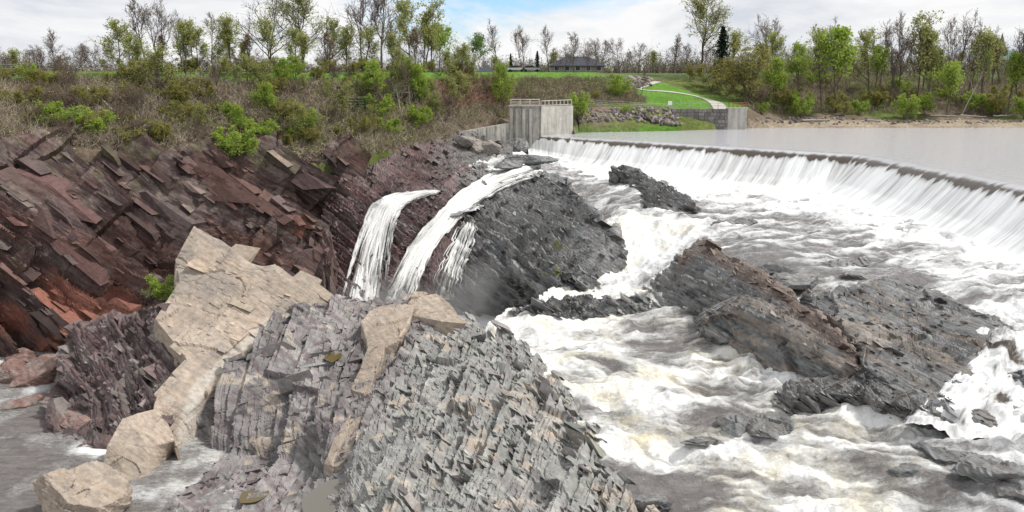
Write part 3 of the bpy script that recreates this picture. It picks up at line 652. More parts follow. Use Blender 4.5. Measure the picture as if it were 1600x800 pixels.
V[:, 2] += 0.10 * fbm(V / 1.3, 3, 17) * (0.4 + foam)
struct(link('gorge_pool', make_mesh('gorge_pool', V, grid_faces(*XX.shape)[:, ::-1], True, None, {'foam': fo, 'tan': 0.5 * np.ones(len(V))}), M_river))

# ------------------------------------------------------------------ rocks
LV_CLIFF = [(30.0, 12.0, 3.1, 2.5, 1.9, 0.6), (9.0, 5.0, 1.15, 0.8, 1.2, 0.7), (3.0, 1.9, 0.36, 0.16, 0.8, 0.8)]
LV_MED = [(7.0, 3.0, 1.0, 0.6, 0.8, 0.6), (2.6, 1.4, 0.42, 0.28, 0.8, 0.7), (1.1, 0.6, 0.16, 0.09, 0.8, 0.7)]
LV_FLAKE = [(4.5, 2.6, 1.1, 0.55, 0.6, 1.0), (1.7, 0.9, 0.42, 0.36, 0.6, 1.3), (0.7, 0.42, 0.17, 0.15, 0.6, 1.2)]
LV_SLAB = [(7.0, 4.0, 30.0, 0.22, 0.0, 1.0), (1.6, 5.0, 9.0, 0.07, 0.0, 1.0)]
def cliff_cols(V, col):
    px, py = proj(V); n = fbm(V / 5.0, 4, 301); n2 = fbm(V / 2.2, 4, 303)
    rd = sstep(0.05, 0.35, n + 0.55 * sstep(380, 520, py) * (1 - sstep(250, 330, px)) - 0.34)
    c = col * (1 - rd[:, None]) + (np.array([0.19, 0.082, 0.060]) * (1 + 0.3 * n2[:, None])) * rd[:, None]
    ms = 0.4 * sstep(0.40, 0.6, n2 + 0.35 * fbm(V / 8.0, 3, 305) + 0.35 * (1 - sstep(225, 275, py)))
    c = c * (1 - ms[:, None]) + np.array([0.10, 0.095, 0.04]) * ms[:, None]
    return c
cliff = lattice([
    [(-420, 196, 108), (-200, 200, 114), (0, 200, 121), (100, 212, 125), (200, 216, 130), (300, 210, 136), (400, 224, 141), (500, 232, 145), (590, 224, 152)],
    [(-420, 235, 103), (-200, 235, 109), (0, 228, 116), (100, 238, 120.5), (200, 240, 125), (300, 235, 130.5), (400, 248, 136), (500, 252, 141), (580, 244, 148)],
    [(-420, 330, 97), (-200, 320, 103), (0, 310, 109.5), (100, 315, 114), (200, 318, 118.5), (300, 300, 125), (400, 305, 132), (490, 305, 138), (560, 290, 142)],
    [(-420, 450, 92), (-200, 440, 97), (0, 420, 104), (100, 415, 108), (200, 415, 112), (300, 390, 118.5), (400, 385, 126), (470, 385, 132), (530, 370, 136)],
    [(-420, 570, -30), (-200, 560, -30), (0, 555, -30), (100, 548, -30), (200, 525, -30), (300, 500, -30), (400, 482, -30), (470, 470, -30), (540, 480, -30)],
    [(-420, 640, -34), (-200, 630, -34), (0, 620, -34), (100, 610, -34), (200, 590, -34), (300, 570, -34), (400, 550, -34), (470, 540, -34), (540, 550, -34)]])
struct(rock_patch('gorge_cliff', cliff, 350, 250, LV_CLIFF, RED, 11, M_cliff, 0.4, 0.05, 0.9, colfn=cliff_cols, frame=FR_CLIFF, warp=0.45, spread=(6, 6, 1.6)))
cl_ = bpy.data.objects['gorge_cliff']
shards(cl_, 130, FR_CLIFF, (2.0, 3.0, .6), (4.5, 9.5, 1.9), .04, 211, 130, .35, (.1, .5), lambda px, py: py > 240)
shards(cl_, 450, FR_CLIFF, (.6, .9, .2), (2.4, 3.6, .8), .05, 212, 0, .4, (.03, .2), lambda px, py: py > 236)
fc = lattice([
    [(540, 222, 153), (620, 216, 158), (690, 206, 168), (745, 212, 174), (800, 232, 171)],
    [(530, 286, 142), (600, 284, 144), (660, 268, 148), (720, 250, 157), (800, 258, 160)],
    [(508, 325, 138), (585, 312, 137), (650, 303, 138), (700, 284, 142), (770, 292, 143)],
    [(495, 400, 131), (560, 392, 130), (615, 368, 131), (670, 340, 134), (730, 345, 135)],
    [(490, 470, -30), (545, 482, -30), (605, 482, -30), (660, 482, -30), (730, 482, -30)],
    [(490, 540, -33), (545, 540, -33), (605, 540, -33), (660, 540, -33), (730, 540, -33)]])
def shelf_cols(V, col):
    px, py = proj(V); k = sstep(640, 760, px) * (1 - sstep(270, 330, py)); n = fbm(V / 3.0, 4, 311)
    c = col * (1 - k[:, None]) + np.array([0.17, 0.165, 0.16]) * (1 + .3 * n[:, None]) * k[:, None]
    return c
LV_SHELF = [(8.0, 6.0, 1.3, 0.8, 1.0, 0.6), (3.0, 3.0, 0.5, 0.35, 0.9, 0.6), (1.4, 1.2, 0.2, 0.12, 0.8, 0.8)]
tag(rock_patch('rock_shelf', fc, 220, 200, LV_SHELF, RED2 + DPURP[:2], 12, M_wet, 0.4, 0.05, 0.5, colfn=shelf_cols), 'reddish layered rock shelf dipping under the left waterfall below the brush bank', 'rock')
rib = lattice([
    [(690, 278, 147), (655, 303, 138.5), (616, 350, 131.5), (598, 400, 128), (582, 500, -31)],
    [(728, 258, 151), (690, 292, 138), (648, 338, 129.5), (617, 405, 124.5), (598, 500, -31)],
    [(738, 285, 147), (715, 325, 137), (668, 365, 130.5), (640, 400, 127.5), (618, 500, -31)]])
rib = skirts(rib, (0, 3, -3), (2, 3, -3))
tag(rock_patch('rock_rib', np.swapaxes(rib, 0, 1), 110, 200, LV_MED, RED2 + [(0.15, 0.13, 0.13)], 13, M_wet, 0.4, 0.05, 0.5), 'dark red rock rib between the two big white waterfalls', 'rock')
isl = lattice([
    [(668, 392, 131), (725, 348, 135), (752, 310, 140), (790, 284, 144), (830, 270, 147), (872, 276, 144), (906, 308, 124), (942, 343, 110.5), (968, 366, 106)],
    [(652, 420, 128), (703, 390, 130), (740, 350, 132), (775, 325, 134), (820, 310, 135), (865, 318, 126), (902, 345, 113.5), (934, 368, 105.5), (960, 382, 102.5)],
    [(640, 445, 125.5), (690, 430, 125), (725, 400, 125), (765, 380, 125), (815, 365, 121), (850, 370, 113.5), (880, 385, 106.5), (908, 397, 101.5), (934, 404, 99)],
    [(630, 470, 122), (675, 460, 121), (715, 450, 119.5), (755, 440, 117.5), (800, 430, 112), (832, 425, 104), (855, 428, 98.8), (874, 432, 96.2), (897, 432, 95.5)],
    [(620, 510, -31), (660, 505, -31), (705, 505, -31), (750, 505, -31), (795, 500, -30), (825, 492, -27), (840, 482, -24.5), (852, 470, -23.5), (885, 452, -22.8)],
    [(620, 560, -34), (660, 560, -34), (705, 560, -34), (750, 560, -34), (795, 560, -34), (825, 550, -32), (840, 540, -29), (852, 520, -28), (885, 500, -27)]])
isl = skirts(isl, (0.5, 6, -4), None, None, (2, 0, -3))
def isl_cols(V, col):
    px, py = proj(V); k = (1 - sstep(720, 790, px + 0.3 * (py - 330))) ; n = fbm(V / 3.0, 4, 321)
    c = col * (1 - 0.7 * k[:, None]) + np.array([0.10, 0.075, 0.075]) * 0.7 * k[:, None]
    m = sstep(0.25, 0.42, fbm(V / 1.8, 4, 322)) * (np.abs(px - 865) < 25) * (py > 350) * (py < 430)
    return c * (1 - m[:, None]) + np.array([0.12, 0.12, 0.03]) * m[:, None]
LV_ISL = [(9.0, 4.0, 1.4, 0.9, 0.8, 0.5), (3.4, 1.8, 0.55, 0.40, 0.8, 0.7), (1.4, 0.8, 0.2, 0.09, 0.8, 0.8)]
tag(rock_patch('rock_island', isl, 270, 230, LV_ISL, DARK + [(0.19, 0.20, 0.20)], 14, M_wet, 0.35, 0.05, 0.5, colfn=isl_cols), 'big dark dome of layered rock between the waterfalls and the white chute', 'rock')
ri_ = bpy.data.objects['rock_island']
shards(ri_, 90, (BT, BB, BN), (1.8, .9, .25), (5.0, 2.2, .7), .05, 221, 90, .3, (.08, .35))
shards(ri_, 900, (BT, BB, BN), (.6, .3, .1), (2.2, 1.0, .35), .07, 222, 0, .3, (.03, .16))
r10 = skirts(lattice([
    [(960, 259, 150), (988, 264, 147), (1015, 277, 140), (1050, 292, 130), (1087, 316, 122)],
    [(968, 275, 148), (990, 285, 141), (1015, 303, 131), (1045, 316, 124), (1087, 326, 120.5)],
    [(975, 294, -18.1), (1000, 320, -18.2), (1015, 336, -18.3), (1040, 342, -18.3), (1087, 336, -18.3)]]), (1, 2.5, -4), (-.5, -.5, -2), (-1, 1, -3), (1, -.5, -3))
tag(rock_patch('tilted_rock', r10, 150, 110, LV_MED, DARK, 15, M_wet, 0.5, 0.05, 0.5), 'dark tilted rock slab standing in the river just below the dam', 'rock')
r12 = skirts(lattice([
    [(1000, 462, 93.2), (1040, 420, 94.5), (1091, 373, 94.5), (1150, 403, 84.5), (1207, 437, 77.6)],
    [(998, 468, 91.5), (1043, 432, 91.5), (1080, 398, 90), (1138, 424, 82), (1192, 455, 76)],
    [(993, 488, 88.5), (1044, 474, 86), (1085, 450, 83.5), (1125, 462, 79), (1172, 478, 74.8)],
    [(985, 508, -22.9), (1040, 520, -22.9), (1080, 523, -22.9), (1105, 508, 77), (1150, 495, 74.6)]]), (1.2, 2.0, -5), (-.4, -.4, -2), (-1, .5, -3), (.5, -.5, -3))
LV_BED = [(6.0, 2.4, 0.95, 0.46, 0.8, 0.4), (2.4, 1.2, 0.36, 0.18, 0.7, 0.6), (1.2, 0.6, 0.15, 0.045, 0.7, 0.7)]
def ridge_cols(V, col):
    px, py = proj(V); top = np.interp(px, [1000, 1092, 1205, 1340], [460, 372, 440, 548]); k = sstep(34, 12, py - top) * (px > 1060)
    n = fbm(V / 1.5, 4, 331)
    return col * (1 - k[:, None]) + np.array([0.165, 0.125, 0.105]) * (1 + .3 * n[:, None]) * k[:, None]
tag(rock_patch('tilted_rock', r12, 160, 120, LV_BED, DARK, 16, M_wet, 0.6, 0.08, 0.45, colfn=ridge_cols), 'large tilted grey slab with a brown upper edge beside the white chute', 'rock')
r12b = skirts(lattice([
    [(808, 486, -22.2), (850, 470, -21.3), (900, 461, -20.9), (950, 468, -21.1), (1010, 462, -20.9)],
    [(812, 492, -22.7), (850, 490, -22.1), (900, 492, -22.0), (950, 490, -22.0), (1005, 492, -22.0)],
    [(815, 498, -23.2), (850, 512, -23.2), (900, 516, -23.2), (950, 511, -23.2), (1000, 516, -23.2)]]), (0, 2.0, -3), (0, -.5, -2), (-1, 0, -2), (1, 0, -2))
tag(rock_patch('low_rock_ledge', r12b, 200, 90, LV_FLAKE, DARK + [(0.2, 0.2, 0.19)], 17, M_wet, 0.5, 0.05, 0.5), 'low jagged grey rock ledge at the foot of the white chute', 'rock')
r13 = skirts(lattice([
    [(1168, 462, 76.8), (1208, 441, 77.4), (1252, 470, 72.5), (1300, 508, 67.2), (1342, 550, 62.6)],
    [(1140, 472, 77), (1185, 462, 75.2), (1235, 486, 71), (1282, 524, 66), (1330, 566, 61.5)],
    [(1105, 495, 76.5), (1158, 490, 73.6), (1210, 510, 69.6), (1260, 545, 65), (1310, 582, 61)],
    [(1082, 525, -22.8), (1122, 552, -22.8), (1170, 576, -22.7), (1225, 602, -22.6), (1285, 618, -22.4)]]), (1.2, 2.0, -4), (-.4, -.4, -2), (-.8, .5, -3), (.8, -.5, -3))
tag(rock_patch('tilted_rock', r13, 170, 120, LV_BED, BROWN + DARK[:2], 18, M_wet, 0.6, 0.08, 0.45, colfn=ridge_cols), 'brown topped rock ridge right of the thin trickle, between two tilted outcrops', 'rock')
r14 = skirts(lattice([
    [(1258, 462, -17.95), (1330, 450, 76.5), (1400, 432, 79.5), (1470, 456, 76.5), (1590, 510, 66.5)],
    [(1272, 476, 73), (1332, 482, 71.7), (1402, 472, 73), (1475, 490, 70.3), (1575, 520, 64.8)],
    [(1302, 500, 69), (1350, 522, 66), (1412, 520, 67), (1475, 532, 65), (1540, 538, 62.5)],
    [(1345, 540, 64), (1390, 568, 61.5), (1440, 585, 60.2), (1482, 577, 60.2), (1520, 558, 61)],
    [(1350, 575, 61), (1392, 600, 59.2), (1440, 618, 58), (1486, 610, 58.2), (1526, 585, 59.4)]]), (0, 2.0, -4), (0, .3, -3), (-1, 0, -3), (1, -.5, -3))
tag(rock_patch('tilted_rock', r14, 210, 160, LV_BED, BROWN + DARK, 19, M_wet, 0.6, 0.08, 0.45), 'broad dark brown bedded outcrop right of the ridge, beside the right cascade', 'rock')
sh = skirts(lattice([
    [(1225, 598, 62.2), (1300, 588, 61.8), (1360, 585, 61), (1430, 605, 58.8), (1480, 612, 58.2)],
    [(1250, 620, 59.8), (1310, 615, 59.4), (1370, 625, 57.6), (1430, 640, 55.8), (1490, 645, 55.4)],
    [(1275, 640, -22.2), (1330, 650, -22.2), (1385, 660, -22), (1440, 672, -21.8), (1500, 675, -21.6)]]), (0, 2, -2), (0, -.5, -2), (-1, 0, -2), (1, 0, -2))
tag(rock_patch('low_rock_ledge', sh, 170, 90, LV_FLAKE, DARK, 20, M_wet, 0.4, 0.05, 0.4), 'wet dark rock step below the brown outcrop, laced with white trickles', 'rock')

for nm_, sd_, n1_, n2_ in (('tilted_rock', 231, 40, 350), ('tilted_rock.001', 232, 50, 350), ('tilted_rock.002', 233, 50, 350), ('tilted_rock.003', 234, 70, 550), ('low_rock_ledge', 235, 30, 700), ('low_rock_ledge.001', 236, 25, 350), ('rock_rib', 237, 30, 500), ('rock_shelf', 238, 100, 1500)):
    oo_ = bpy.data.objects[nm_]
    shards(oo_, n1_, (BT, BB, BN), (1.2, .7, .2), (3.2, 1.6, .5), .04, sd_, n1_, .3, (.04, .22))
    shards(oo_, n2_, (BT, BB, BN), (.4, .25, .07), (1.5, .7, .22), .06, sd_ + 50, 0, .3, (.02, .11))
N_BACK = len(ROCKS)
# foreground outcrop
fg = lattice([
    [(430, 491, 88.5), (520, 474, 90.5), (580, 472, 90.5), (645, 468, 89.5), (700, 486, 86.5), (745, 514, 82), (792, 530, 79.3)],
    [(410, 515, 85), (490, 500, 87), (560, 500, 86.5), (630, 500, 84.5), (700, 512, 82), (760, 532, 78.7), (815, 548, 76)],
    [(382, 555, 81.3), (460, 545, 82), (540, 540, 81), (620, 545, 78.5), (700, 555, 74.5), (780, 562, 71.8), (860, 582, -22.9)],
    [(312, 615, 78.5), (400, 610, 77), (500, 605, 74.3), (600, 610, 69.7), (700, 620, 65.2), (800, 632, 62), (900, 640, -22.9)],
    [(288, 684, -30.3), (370, 678, 73.7), (480, 675, 69.5), (585, 680, 62.8), (700, 690, 57.7), (820, 700, 55), (940, 722, -23.2)],
    [(365, 715, -30.3), (420, 718, 70), (500, 730, 65.5), (590, 748, 55.8), (700, 760, 51.7), (842, 770, 49.4), (988, 782, -23.3)],
    [(300, 770, -30.3), (370, 768, 66), (460, 785, 61), (600, 800, 51.5), (710, 810, 47.5), (855, 820, 45.4), (1018, 825, -23.4)],
    [(275, 815, -30.3), (340, 830, 60), (450, 860, 54), (600, 880, 46), (720, 890, 42), (862, 895, 40.8), (1040, 895, -23.6)],
    [(230, 960, -30.3), (330, 980, 48), (450, 1000, 44), (610, 1020, 40), (730, 1030, 38), (870, 1040, 36), (1080, 1040, -24.2)]])
fg = skirts(fg, (0.5, 3, -6), (0, -1, -4), (-1, 0, -2.5), (2, 0, -2.5))
def fg_cols(V, col):
    px, py = proj(V)
    k = fg_mask(V); n = fbm(V / 2.5, 4, 341); n2 = fbm(V / 0.9, 3, 343)
    gcol = palette(V, GREY, 345, (1.5, 1.0, 0.5))
    c = col * (1 - k[:, None]) + gcol * k[:, None]
    tn = sstep(0.26, 0.42, n2 * 0.6 + n * 0.7); 
    c = c * (1 - 0.75 * tn[:, None]) + np.array([0.40, 0.34, 0.28]) * 0.75 * tn[:, None]
    vein = np.abs((V @ BN) + 0.25 * n + 0.02 * (V @ BB)) % 3.1
    vm = sstep(0.16, 0.05, vein) * sstep(-0.2, 0.2, n)
    return c * (1 - .55 * vm[:, None]) + np.array([0.47, 0.44, 0.39]) * .55 * vm[:, None]
FR_LEFT = fr_of((-0.34, 0.62, 0.70), (0.95, 0.25, 0.2)); FR_RIGHT = fr_of((0.62, 0.42, 0.66), (0.55, -0.8, 0.1))
FR_ACROSS = fr_of((0.90, -0.18, 0.38), (0.17, 0.98, 0.1)); FR_BED = (BT, BB, BN)
LV_LEFT = [(14.0, 9.0, 2.4, 0.95, -0.8, 0.4, FR_ACROSS), (4.5, 3.5, 1.35, 0.42, 1.1, 0.6, FR_LEFT), (5.0, 2.5, 0.62, 0.30, -0.9, 0.6, FR_ACROSS), (2.0, 1.2, 0.2, 0.08, -0.9, 0.7, FR_ACROSS)]
LV_RIGHT = [(16.0, 9.0, 2.0, 0.95, -0.9, 0.4, FR_ACROSS), (3.2, 2.6, 1.1, 0.30, 1.2, 0.9), (4.0, 2.4, 0.62, 0.36, -1.0, 0.6, FR_ACROSS), (1.1, 0.8, 0.2, 0.09, -0.9, 0.9, FR_ACROSS)]
def fg_mask(Q):
    px, py = proj(Q); n = fbm(Q / 5.0, 3, 347); return sstep(-25, 25, px - np.interp(py, [470, 540, 640, 800, 1000], [690, 640, 590, 530, 480]) + 30 * n)
out = rock_patch('foreground_outcrop', fg, 640, 480, LV_LEFT, PURP, 21, M_fore, 0.35, 0.05, 0.35, colfn=fg_cols, warp=0.35, relax=0, frame=FR_LEFT, second=(FR_RIGHT, LV_RIGHT, fg_mask))
tag(out, 'large jagged grey and mauve rock outcrop filling the foreground', 'rock')
FR_PL = fr_of((0.66, 0.30, 0.69), (0.45, -0.86, 0.05))
rt = lambda px, py: px > np.interp(py, [470, 540, 640, 800, 1000], [690, 640, 590, 530, 480]) - 12
shards(out, 130, FR_PL, (1.2, .7, .22), (3.4, 1.6, .7), .07, 201, 130, .25, (.06, .3), rt)
shards(out, 1500, FR_PL, (.4, .22, .08), (1.6, .8, .28), .08, 202, 0, .35, (.02, .15), rt)
lt_ = lambda px, py: ~rt(px, py)
shards(out, 60, FR_LEFT, (1.2, .9, .4), (3.4, 2.0, 1.0), .06, 203, 60, .25, (.06, .28), lt_)
shards(out, 420, FR_LEFT, (.35, .3, .12), (1.5, 1.0, .42), .09, 204, 0, .3, (.03, .14), lt_)
def slab(name, rows, label, seed, nu=90, nv=90, cols=TAN, levels=LV_SLAB, sk=None, parent=None, lift=(0, 0, 0), mat=None, lin=1.0, rough=0.03):
    L = lattice(rows) + np.array(lift)
    L = skirts(L, *(sk or ((0, 0.1, -1.5), (0, -0.1, -1.5), (-0.1, 0, -1.5), (0.1, 0, -1.5))))
    o = rock_patch(name, L, nu, nv, levels, cols, seed, mat or M_slab, lin, rough, 0.3, parent, groove=.10)
    return tag(o, label, 'rock') if label and parent is None else o
LV_T = [(4.0, 3.0, 9.0, 0.25, 0.0, 1.0), (1.2, 2.5, 5.0, 0.09, 0, 1.0)]
slab('tan_slab', [[(648, 468, 88.7), (680, 470, 88), (705, 488, 85.8)], [(635, 490, 85.5), (680, 498, 84), (718, 508, 82.5)], [(640, 505, 84), (690, 515, 81.6), (738, 520, 81)]], None, 31, parent=out, lift=(0, -.3, .85), levels=LV_T)
slab('tan_slab', [[(585, 495, 86.5), (620, 488, 86.3), (648, 494, 85)], [(568, 520, 83.4), (605, 515, 83.4), (640, 520, 82)], [(578, 560, 79), (600, 560, 78.4), (622, 548, 79)]], None, 32, parent=out, lift=(0, -.5, 1.0), levels=LV_T)
slab('tan_slab', [[(578, 562, 78.6), (590, 560, 78.4), (605, 558, 78.4)], [(562, 600, 74.2), (575, 602, 73.8), (590, 606, 73)], [(550, 628, 71.4), (565, 634, 70.6), (578, 636, 70)]], None, 33, parent=out, lift=(0, -.8, 1.35), levels=LV_T)
slab('tan_slab', [[(548, 670, 68.2), (560, 668, 68), (570, 672, 67)], [(525, 710, 65.6), (542, 712, 64.8), (558, 712, 64)], [(512, 748, 63.4), (530, 752, 62.4), (545, 740, 62.6)]], None, 34, parent=out, lift=(0, -.8, 1.45), levels=LV_T)
# tan ridge with dark flank
tanr = lattice([
    [(303, 354, 93), (345, 376, 92.7), (375, 398, 92.3), (407, 423, 91.8)],
    [(274, 405, 90.5), (330, 418, 90.3), (385, 428, 90.5), (430, 412, 92)],
    [(280, 440, 88.6), (335, 445, 88.6), (400, 445, 89.3), (465, 437, 91)],
    [(244, 500, 84.8), (320, 505, 85), (395, 500, 86.5), (528, 478, 90.3)],
    [(292, 562, 80.6), (322, 552, 81.5), (362, 542, 83), (428, 497, 87.8)],
    [(246, 615, 76.8), (275, 612, 77.3), (307, 603, 78.5), (376, 568, 81.3)],
    [(236, 655, 73.4), (252, 660, 73.6), (275, 664, 74.4), (305, 640, 76.6)],
    [(225, 690, -29.9), (245, 700, -29.9), (270, 705, -29.9), (298, 685, -29.9)]])
tanr = skirts(tanr, (-.6, 2.5, -6), (0, -.3, -2), (-.7, .8, -3.6), (.5, -.3, -2.5))
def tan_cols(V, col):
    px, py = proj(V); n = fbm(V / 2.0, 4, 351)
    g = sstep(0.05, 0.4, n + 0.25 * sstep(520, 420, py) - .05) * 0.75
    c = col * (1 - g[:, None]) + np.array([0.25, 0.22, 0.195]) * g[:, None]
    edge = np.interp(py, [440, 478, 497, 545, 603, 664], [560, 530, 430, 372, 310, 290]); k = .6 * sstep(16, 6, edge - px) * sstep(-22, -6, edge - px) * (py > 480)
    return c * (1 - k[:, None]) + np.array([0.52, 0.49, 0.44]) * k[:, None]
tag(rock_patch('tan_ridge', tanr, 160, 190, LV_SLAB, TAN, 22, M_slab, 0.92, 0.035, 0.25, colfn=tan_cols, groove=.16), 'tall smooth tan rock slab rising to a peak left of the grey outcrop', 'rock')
tr_ = bpy.data.objects['tan_ridge']; tn_ = PATCH[tr_.name][1]; tn_ = unit(tn_[(tn_[:, 2] > .3)].mean(0)); FR_TAN = fr_of(tn_, (0.2, 0.9, 0.1))
shards(tr_, 42, FR_TAN, (2.0, 1.0, .5), (5.5, 2.6, .9), .035, 261, 42, .15, (.02, .16), lambda px, py: inpoly(px, py, [(300, 385), (340, 395), (385, 440), (430, 432), (490, 470), (420, 485), (365, 535), (300, 590), (262, 640), (255, 615), (305, 560), (265, 505), (290, 450)]))
shards(tr_, 130, FR_TAN, (.5, .3, .2), (1.8, .8, .4), .06, 262, 0, .2, (.01, .08), lambda px, py: inpoly(px, py, [(300, 385), (340, 395), (385, 440), (430, 432), (490, 470), (420, 485), (365, 535), (300, 590), (262, 640), (255, 615), (305, 560), (265, 505), (290, 450)]))
flank = skirts(lattice([
    [(300, 440, 92.5), (268, 478, 90), (215, 497, 90.5), (155, 503, 91.5), (116, 520, 91)],
    [(285, 500, 86.5), (245, 520, 86.3), (205, 530, 87), (155, 535, 88), (112, 545, 88.3)],
    [(285, 570, 81.8), (240, 575, 81.8), (195, 585, 82.5), (145, 585, 84), (100, 590, 85)],
    [(262, 625, 77.4), (225, 635, 77.2), (180, 645, 77.8), (130, 645, 79.4), (92, 630, 81.5)],
    [(250, 668, 73.8), (232, 684, -30), (185, 692, -30), (130, 696, -30), (86, 672, -30)]]), (0, 3, -3), (0, -.3, -2), (.6, 0, -1), (-.8, .5, -3))
LV_FL = [(9.0, 7.0, 1.9, 1.0, 1.0, 0.5), (3.6, 2.6, 0.6, 0.32, 0.9, 0.6), (1.5, 0.9, 0.22, 0.11, 0.8, 0.8)]
tag(rock_patch('dark_flank_rock', flank, 200, 200, LV_FL, DPURP, 23, M_dry, 0.45, 0.05, 0.4), 'dark purple banded rock leaning against the left side of the tan ridge', 'rock')
shards(bpy.data.objects['dark_flank_rock'], 60, FR_CLIFF, (1.0, 1.4, .3), (2.6, 4.0, .9), .04, 251, 60, .35, (.08, .35))
shards(bpy.data.objects['dark_flank_rock'], 500, FR_CLIFF, (.4, .5, .1), (1.3, 1.9, .35), .06, 252, 0, .35, (.03, .15))
slab('toe_block', [[(192, 654, 71.8), (215, 646, 72.3), (240, 640, 72.8), (262, 660, 71.8)], [(170, 695, 69.2), (195, 700, 69), (228, 700, 69.4), (272, 688, 70.8)], [(156, 745, -30), (186, 757, -30), (232, 742, -30), (270, 708, -30)]], 'tan rock block at the lower tip of the tan ridge, standing in the pool', 35, 110, 110, sk=((0, 1.5, -3), (0, -.2, -1.5), (-.5, .8, -2), (.4, 0, -2)), levels=LV_T)
def add_boulder(name, px, py, v, size, seed, label, cols, mat=None, sub=5, rz=0.0, sink=0.35, flat=False, levels=None, group=None, planes=14):
    c = P(px, py, v); c[2] += size[2] * (1 - sink) - size[2] * 0.6
    o = link(name, boulder_mesh(name, size, seed, sub, cols, planes, origin=c, flat_top=flat, levels=levels), mat or M_dry, loc=c); o.rotation_euler = (0, 0, rz)
    return tag(o, label, 'boulder', group)
LB = [(1.2, 0.8, 0.4, 0.10, .5, 1.0)]
add_boulder('boulder', 124, 792, -29.5, (2.95, 2.6, 2.5), 5, 'rounded tan boulder standing in the pool at the lower left', TAN, M_slab, 6, 0.4, .2, True, planes=10, levels=[(2.4, 1.6, .9, .2, .5, 1.0), (.8, .6, .3, .08, .6, 1.0)])
for k, (px, py, s, lab) in enumerate([(18, 590, (3.2, 2, 1.5), 'small red rock at the foot of the red cliff, farthest left'), (75, 590, (4.2, 2.2, 1.9), 'wide dull red rock by the pool, left of the dark purple rock'), (38, 560, (2.2, 1.6, .9), 'grey red rock lying at the cliff foot behind the pool'), (118, 660, (2.4, 1.6, .8), 'low tan rock at the pool edge left of the dark purple rock'), (60, 625, (3.0, 1.0, .35), 'flat brown rock barely above the pool water')]):
    add_boulder('shore_rock', px, py, -30, s, 60 + k, lab, [(0.17, 0.10, 0.085), (0.24, 0.16, 0.14), (0.20, 0.17, 0.155)], M_dry, 5, k, .35, levels=LB)
for k, (px, py, s, lab) in enumerate([(752, 243, (2.6, 2.2, 2.0), 'angular grey boulder on the rock shelf below the concrete wall'), (770, 236, (2.2, 2.0, 1.8), 'grey boulder wedged at the water edge by the dam end'), (742, 232, (2.0, 1.6, 1.3), 'smaller grey boulder behind the angular one below the concrete wall'), (768, 252, (1.5, 1.4, 1.0), 'lowest small boulder by the white stream near the dam end'), (728, 224, (1.8, 1.2, 1.2), 'dark boulder under the low concrete wall end')]):
    add_boulder('boulder', px, py, 166 - k * .5, s, 70 + k, lab, [(0.22, 0.20, 0.18), (0.30, 0.27, 0.24), (0.17, 0.16, 0.15)], M_dry, 5, k * .7, .3, levels=LB)
RR = [(1135, 352, (1.6, 1.2, .7), -17.7, 'small dark rock in the upper river, left of its twin'), (1165, 350, (2.0, 1.4, 1.0), -17.7, 'small dark rock breaking the upper river, right of its twin'), (1310, 416, (2.4, 1.3, .6), -17.7, 'low dark rock in the foam above the brown outcrop'), (1345, 412, (1.8, 1.0, .6), -17.7, 'low dark rock beside the foam, farther right above the brown outcrop'), (1335, 432, (1.5, .9, .45), -17.7, 'lowest of the dark rocks in the foam above the outcrop'),
      (1212, 424, (1.5, 2.2, .75), -17.8, 'dark pointed rock upstream of the brown topped ridge'), (1238, 440, (1.9, 2.6, .7), -17.9, 'longer dark rock just behind the brown topped ridge'),
      (1165, 668, (1.8, 1.3, .8), -22.5, 'wet dark rock in the lower rapids, left of its neighbour'), (1215, 666, (2.4, 1.5, .8), -22.3, 'wide wet dark rock in the middle of the lower rapids'), (1560, 738, (2.6, 1.6, .9), -21.4, 'dark jagged rock at the right edge of the lower rapids'), (1610, 760, (2.4, 1.6, .9), -21.6, 'dark rock cut by the right frame edge in the lower rapids'),
      (1572, 635, (1.8, 1.6, 1.0), -21.0, 'wet brown rock poking through the right cascade'), (1598, 595, (1.6, 1.4, .9), -19.9, 'upper wet rock in the right cascade'), (1530, 655, (1.5, 1.1, .8), -21, 'low wet rock at the foot of the right cascade'), (1478, 710, (1.8, .9, .5), -21.7, 'thin wet rock line in the lower rapids below the right cascade'), (1415, 735, (1.6, .8, .4), -22.2, 'low wet rock in the dark water at the lower right'),
      (1020, 790, (1.0, .9, .8), -23.2, 'small dark boulder at the water edge of the foreground outcrop'), (1100, 690, (1.5, .7, .3), -22.7, 'barely covered rock in the lower rapids'),
      (803, 229, (3.6, 2.2, 1.7), 175, 'dark wet rock at the foot of the ribbed pier'), (820, 248, (5.0, 2.6, .8), 157, 'low dark rock shelf in the stream below the dam end'), (795, 258, (3.5, 2, .8), 152, 'dark rock in the white stream left of the rock dome')]
for k, (px, py, s, v, lab) in enumerate(RR):
    add_boulder('river_rock', px, py, v, s, 90 + k, lab, DARK, M_wet, 5, k * 1.3, .45, levels=[(1.8, 1.0, .35, .2, .7, 1.0)], planes=18)

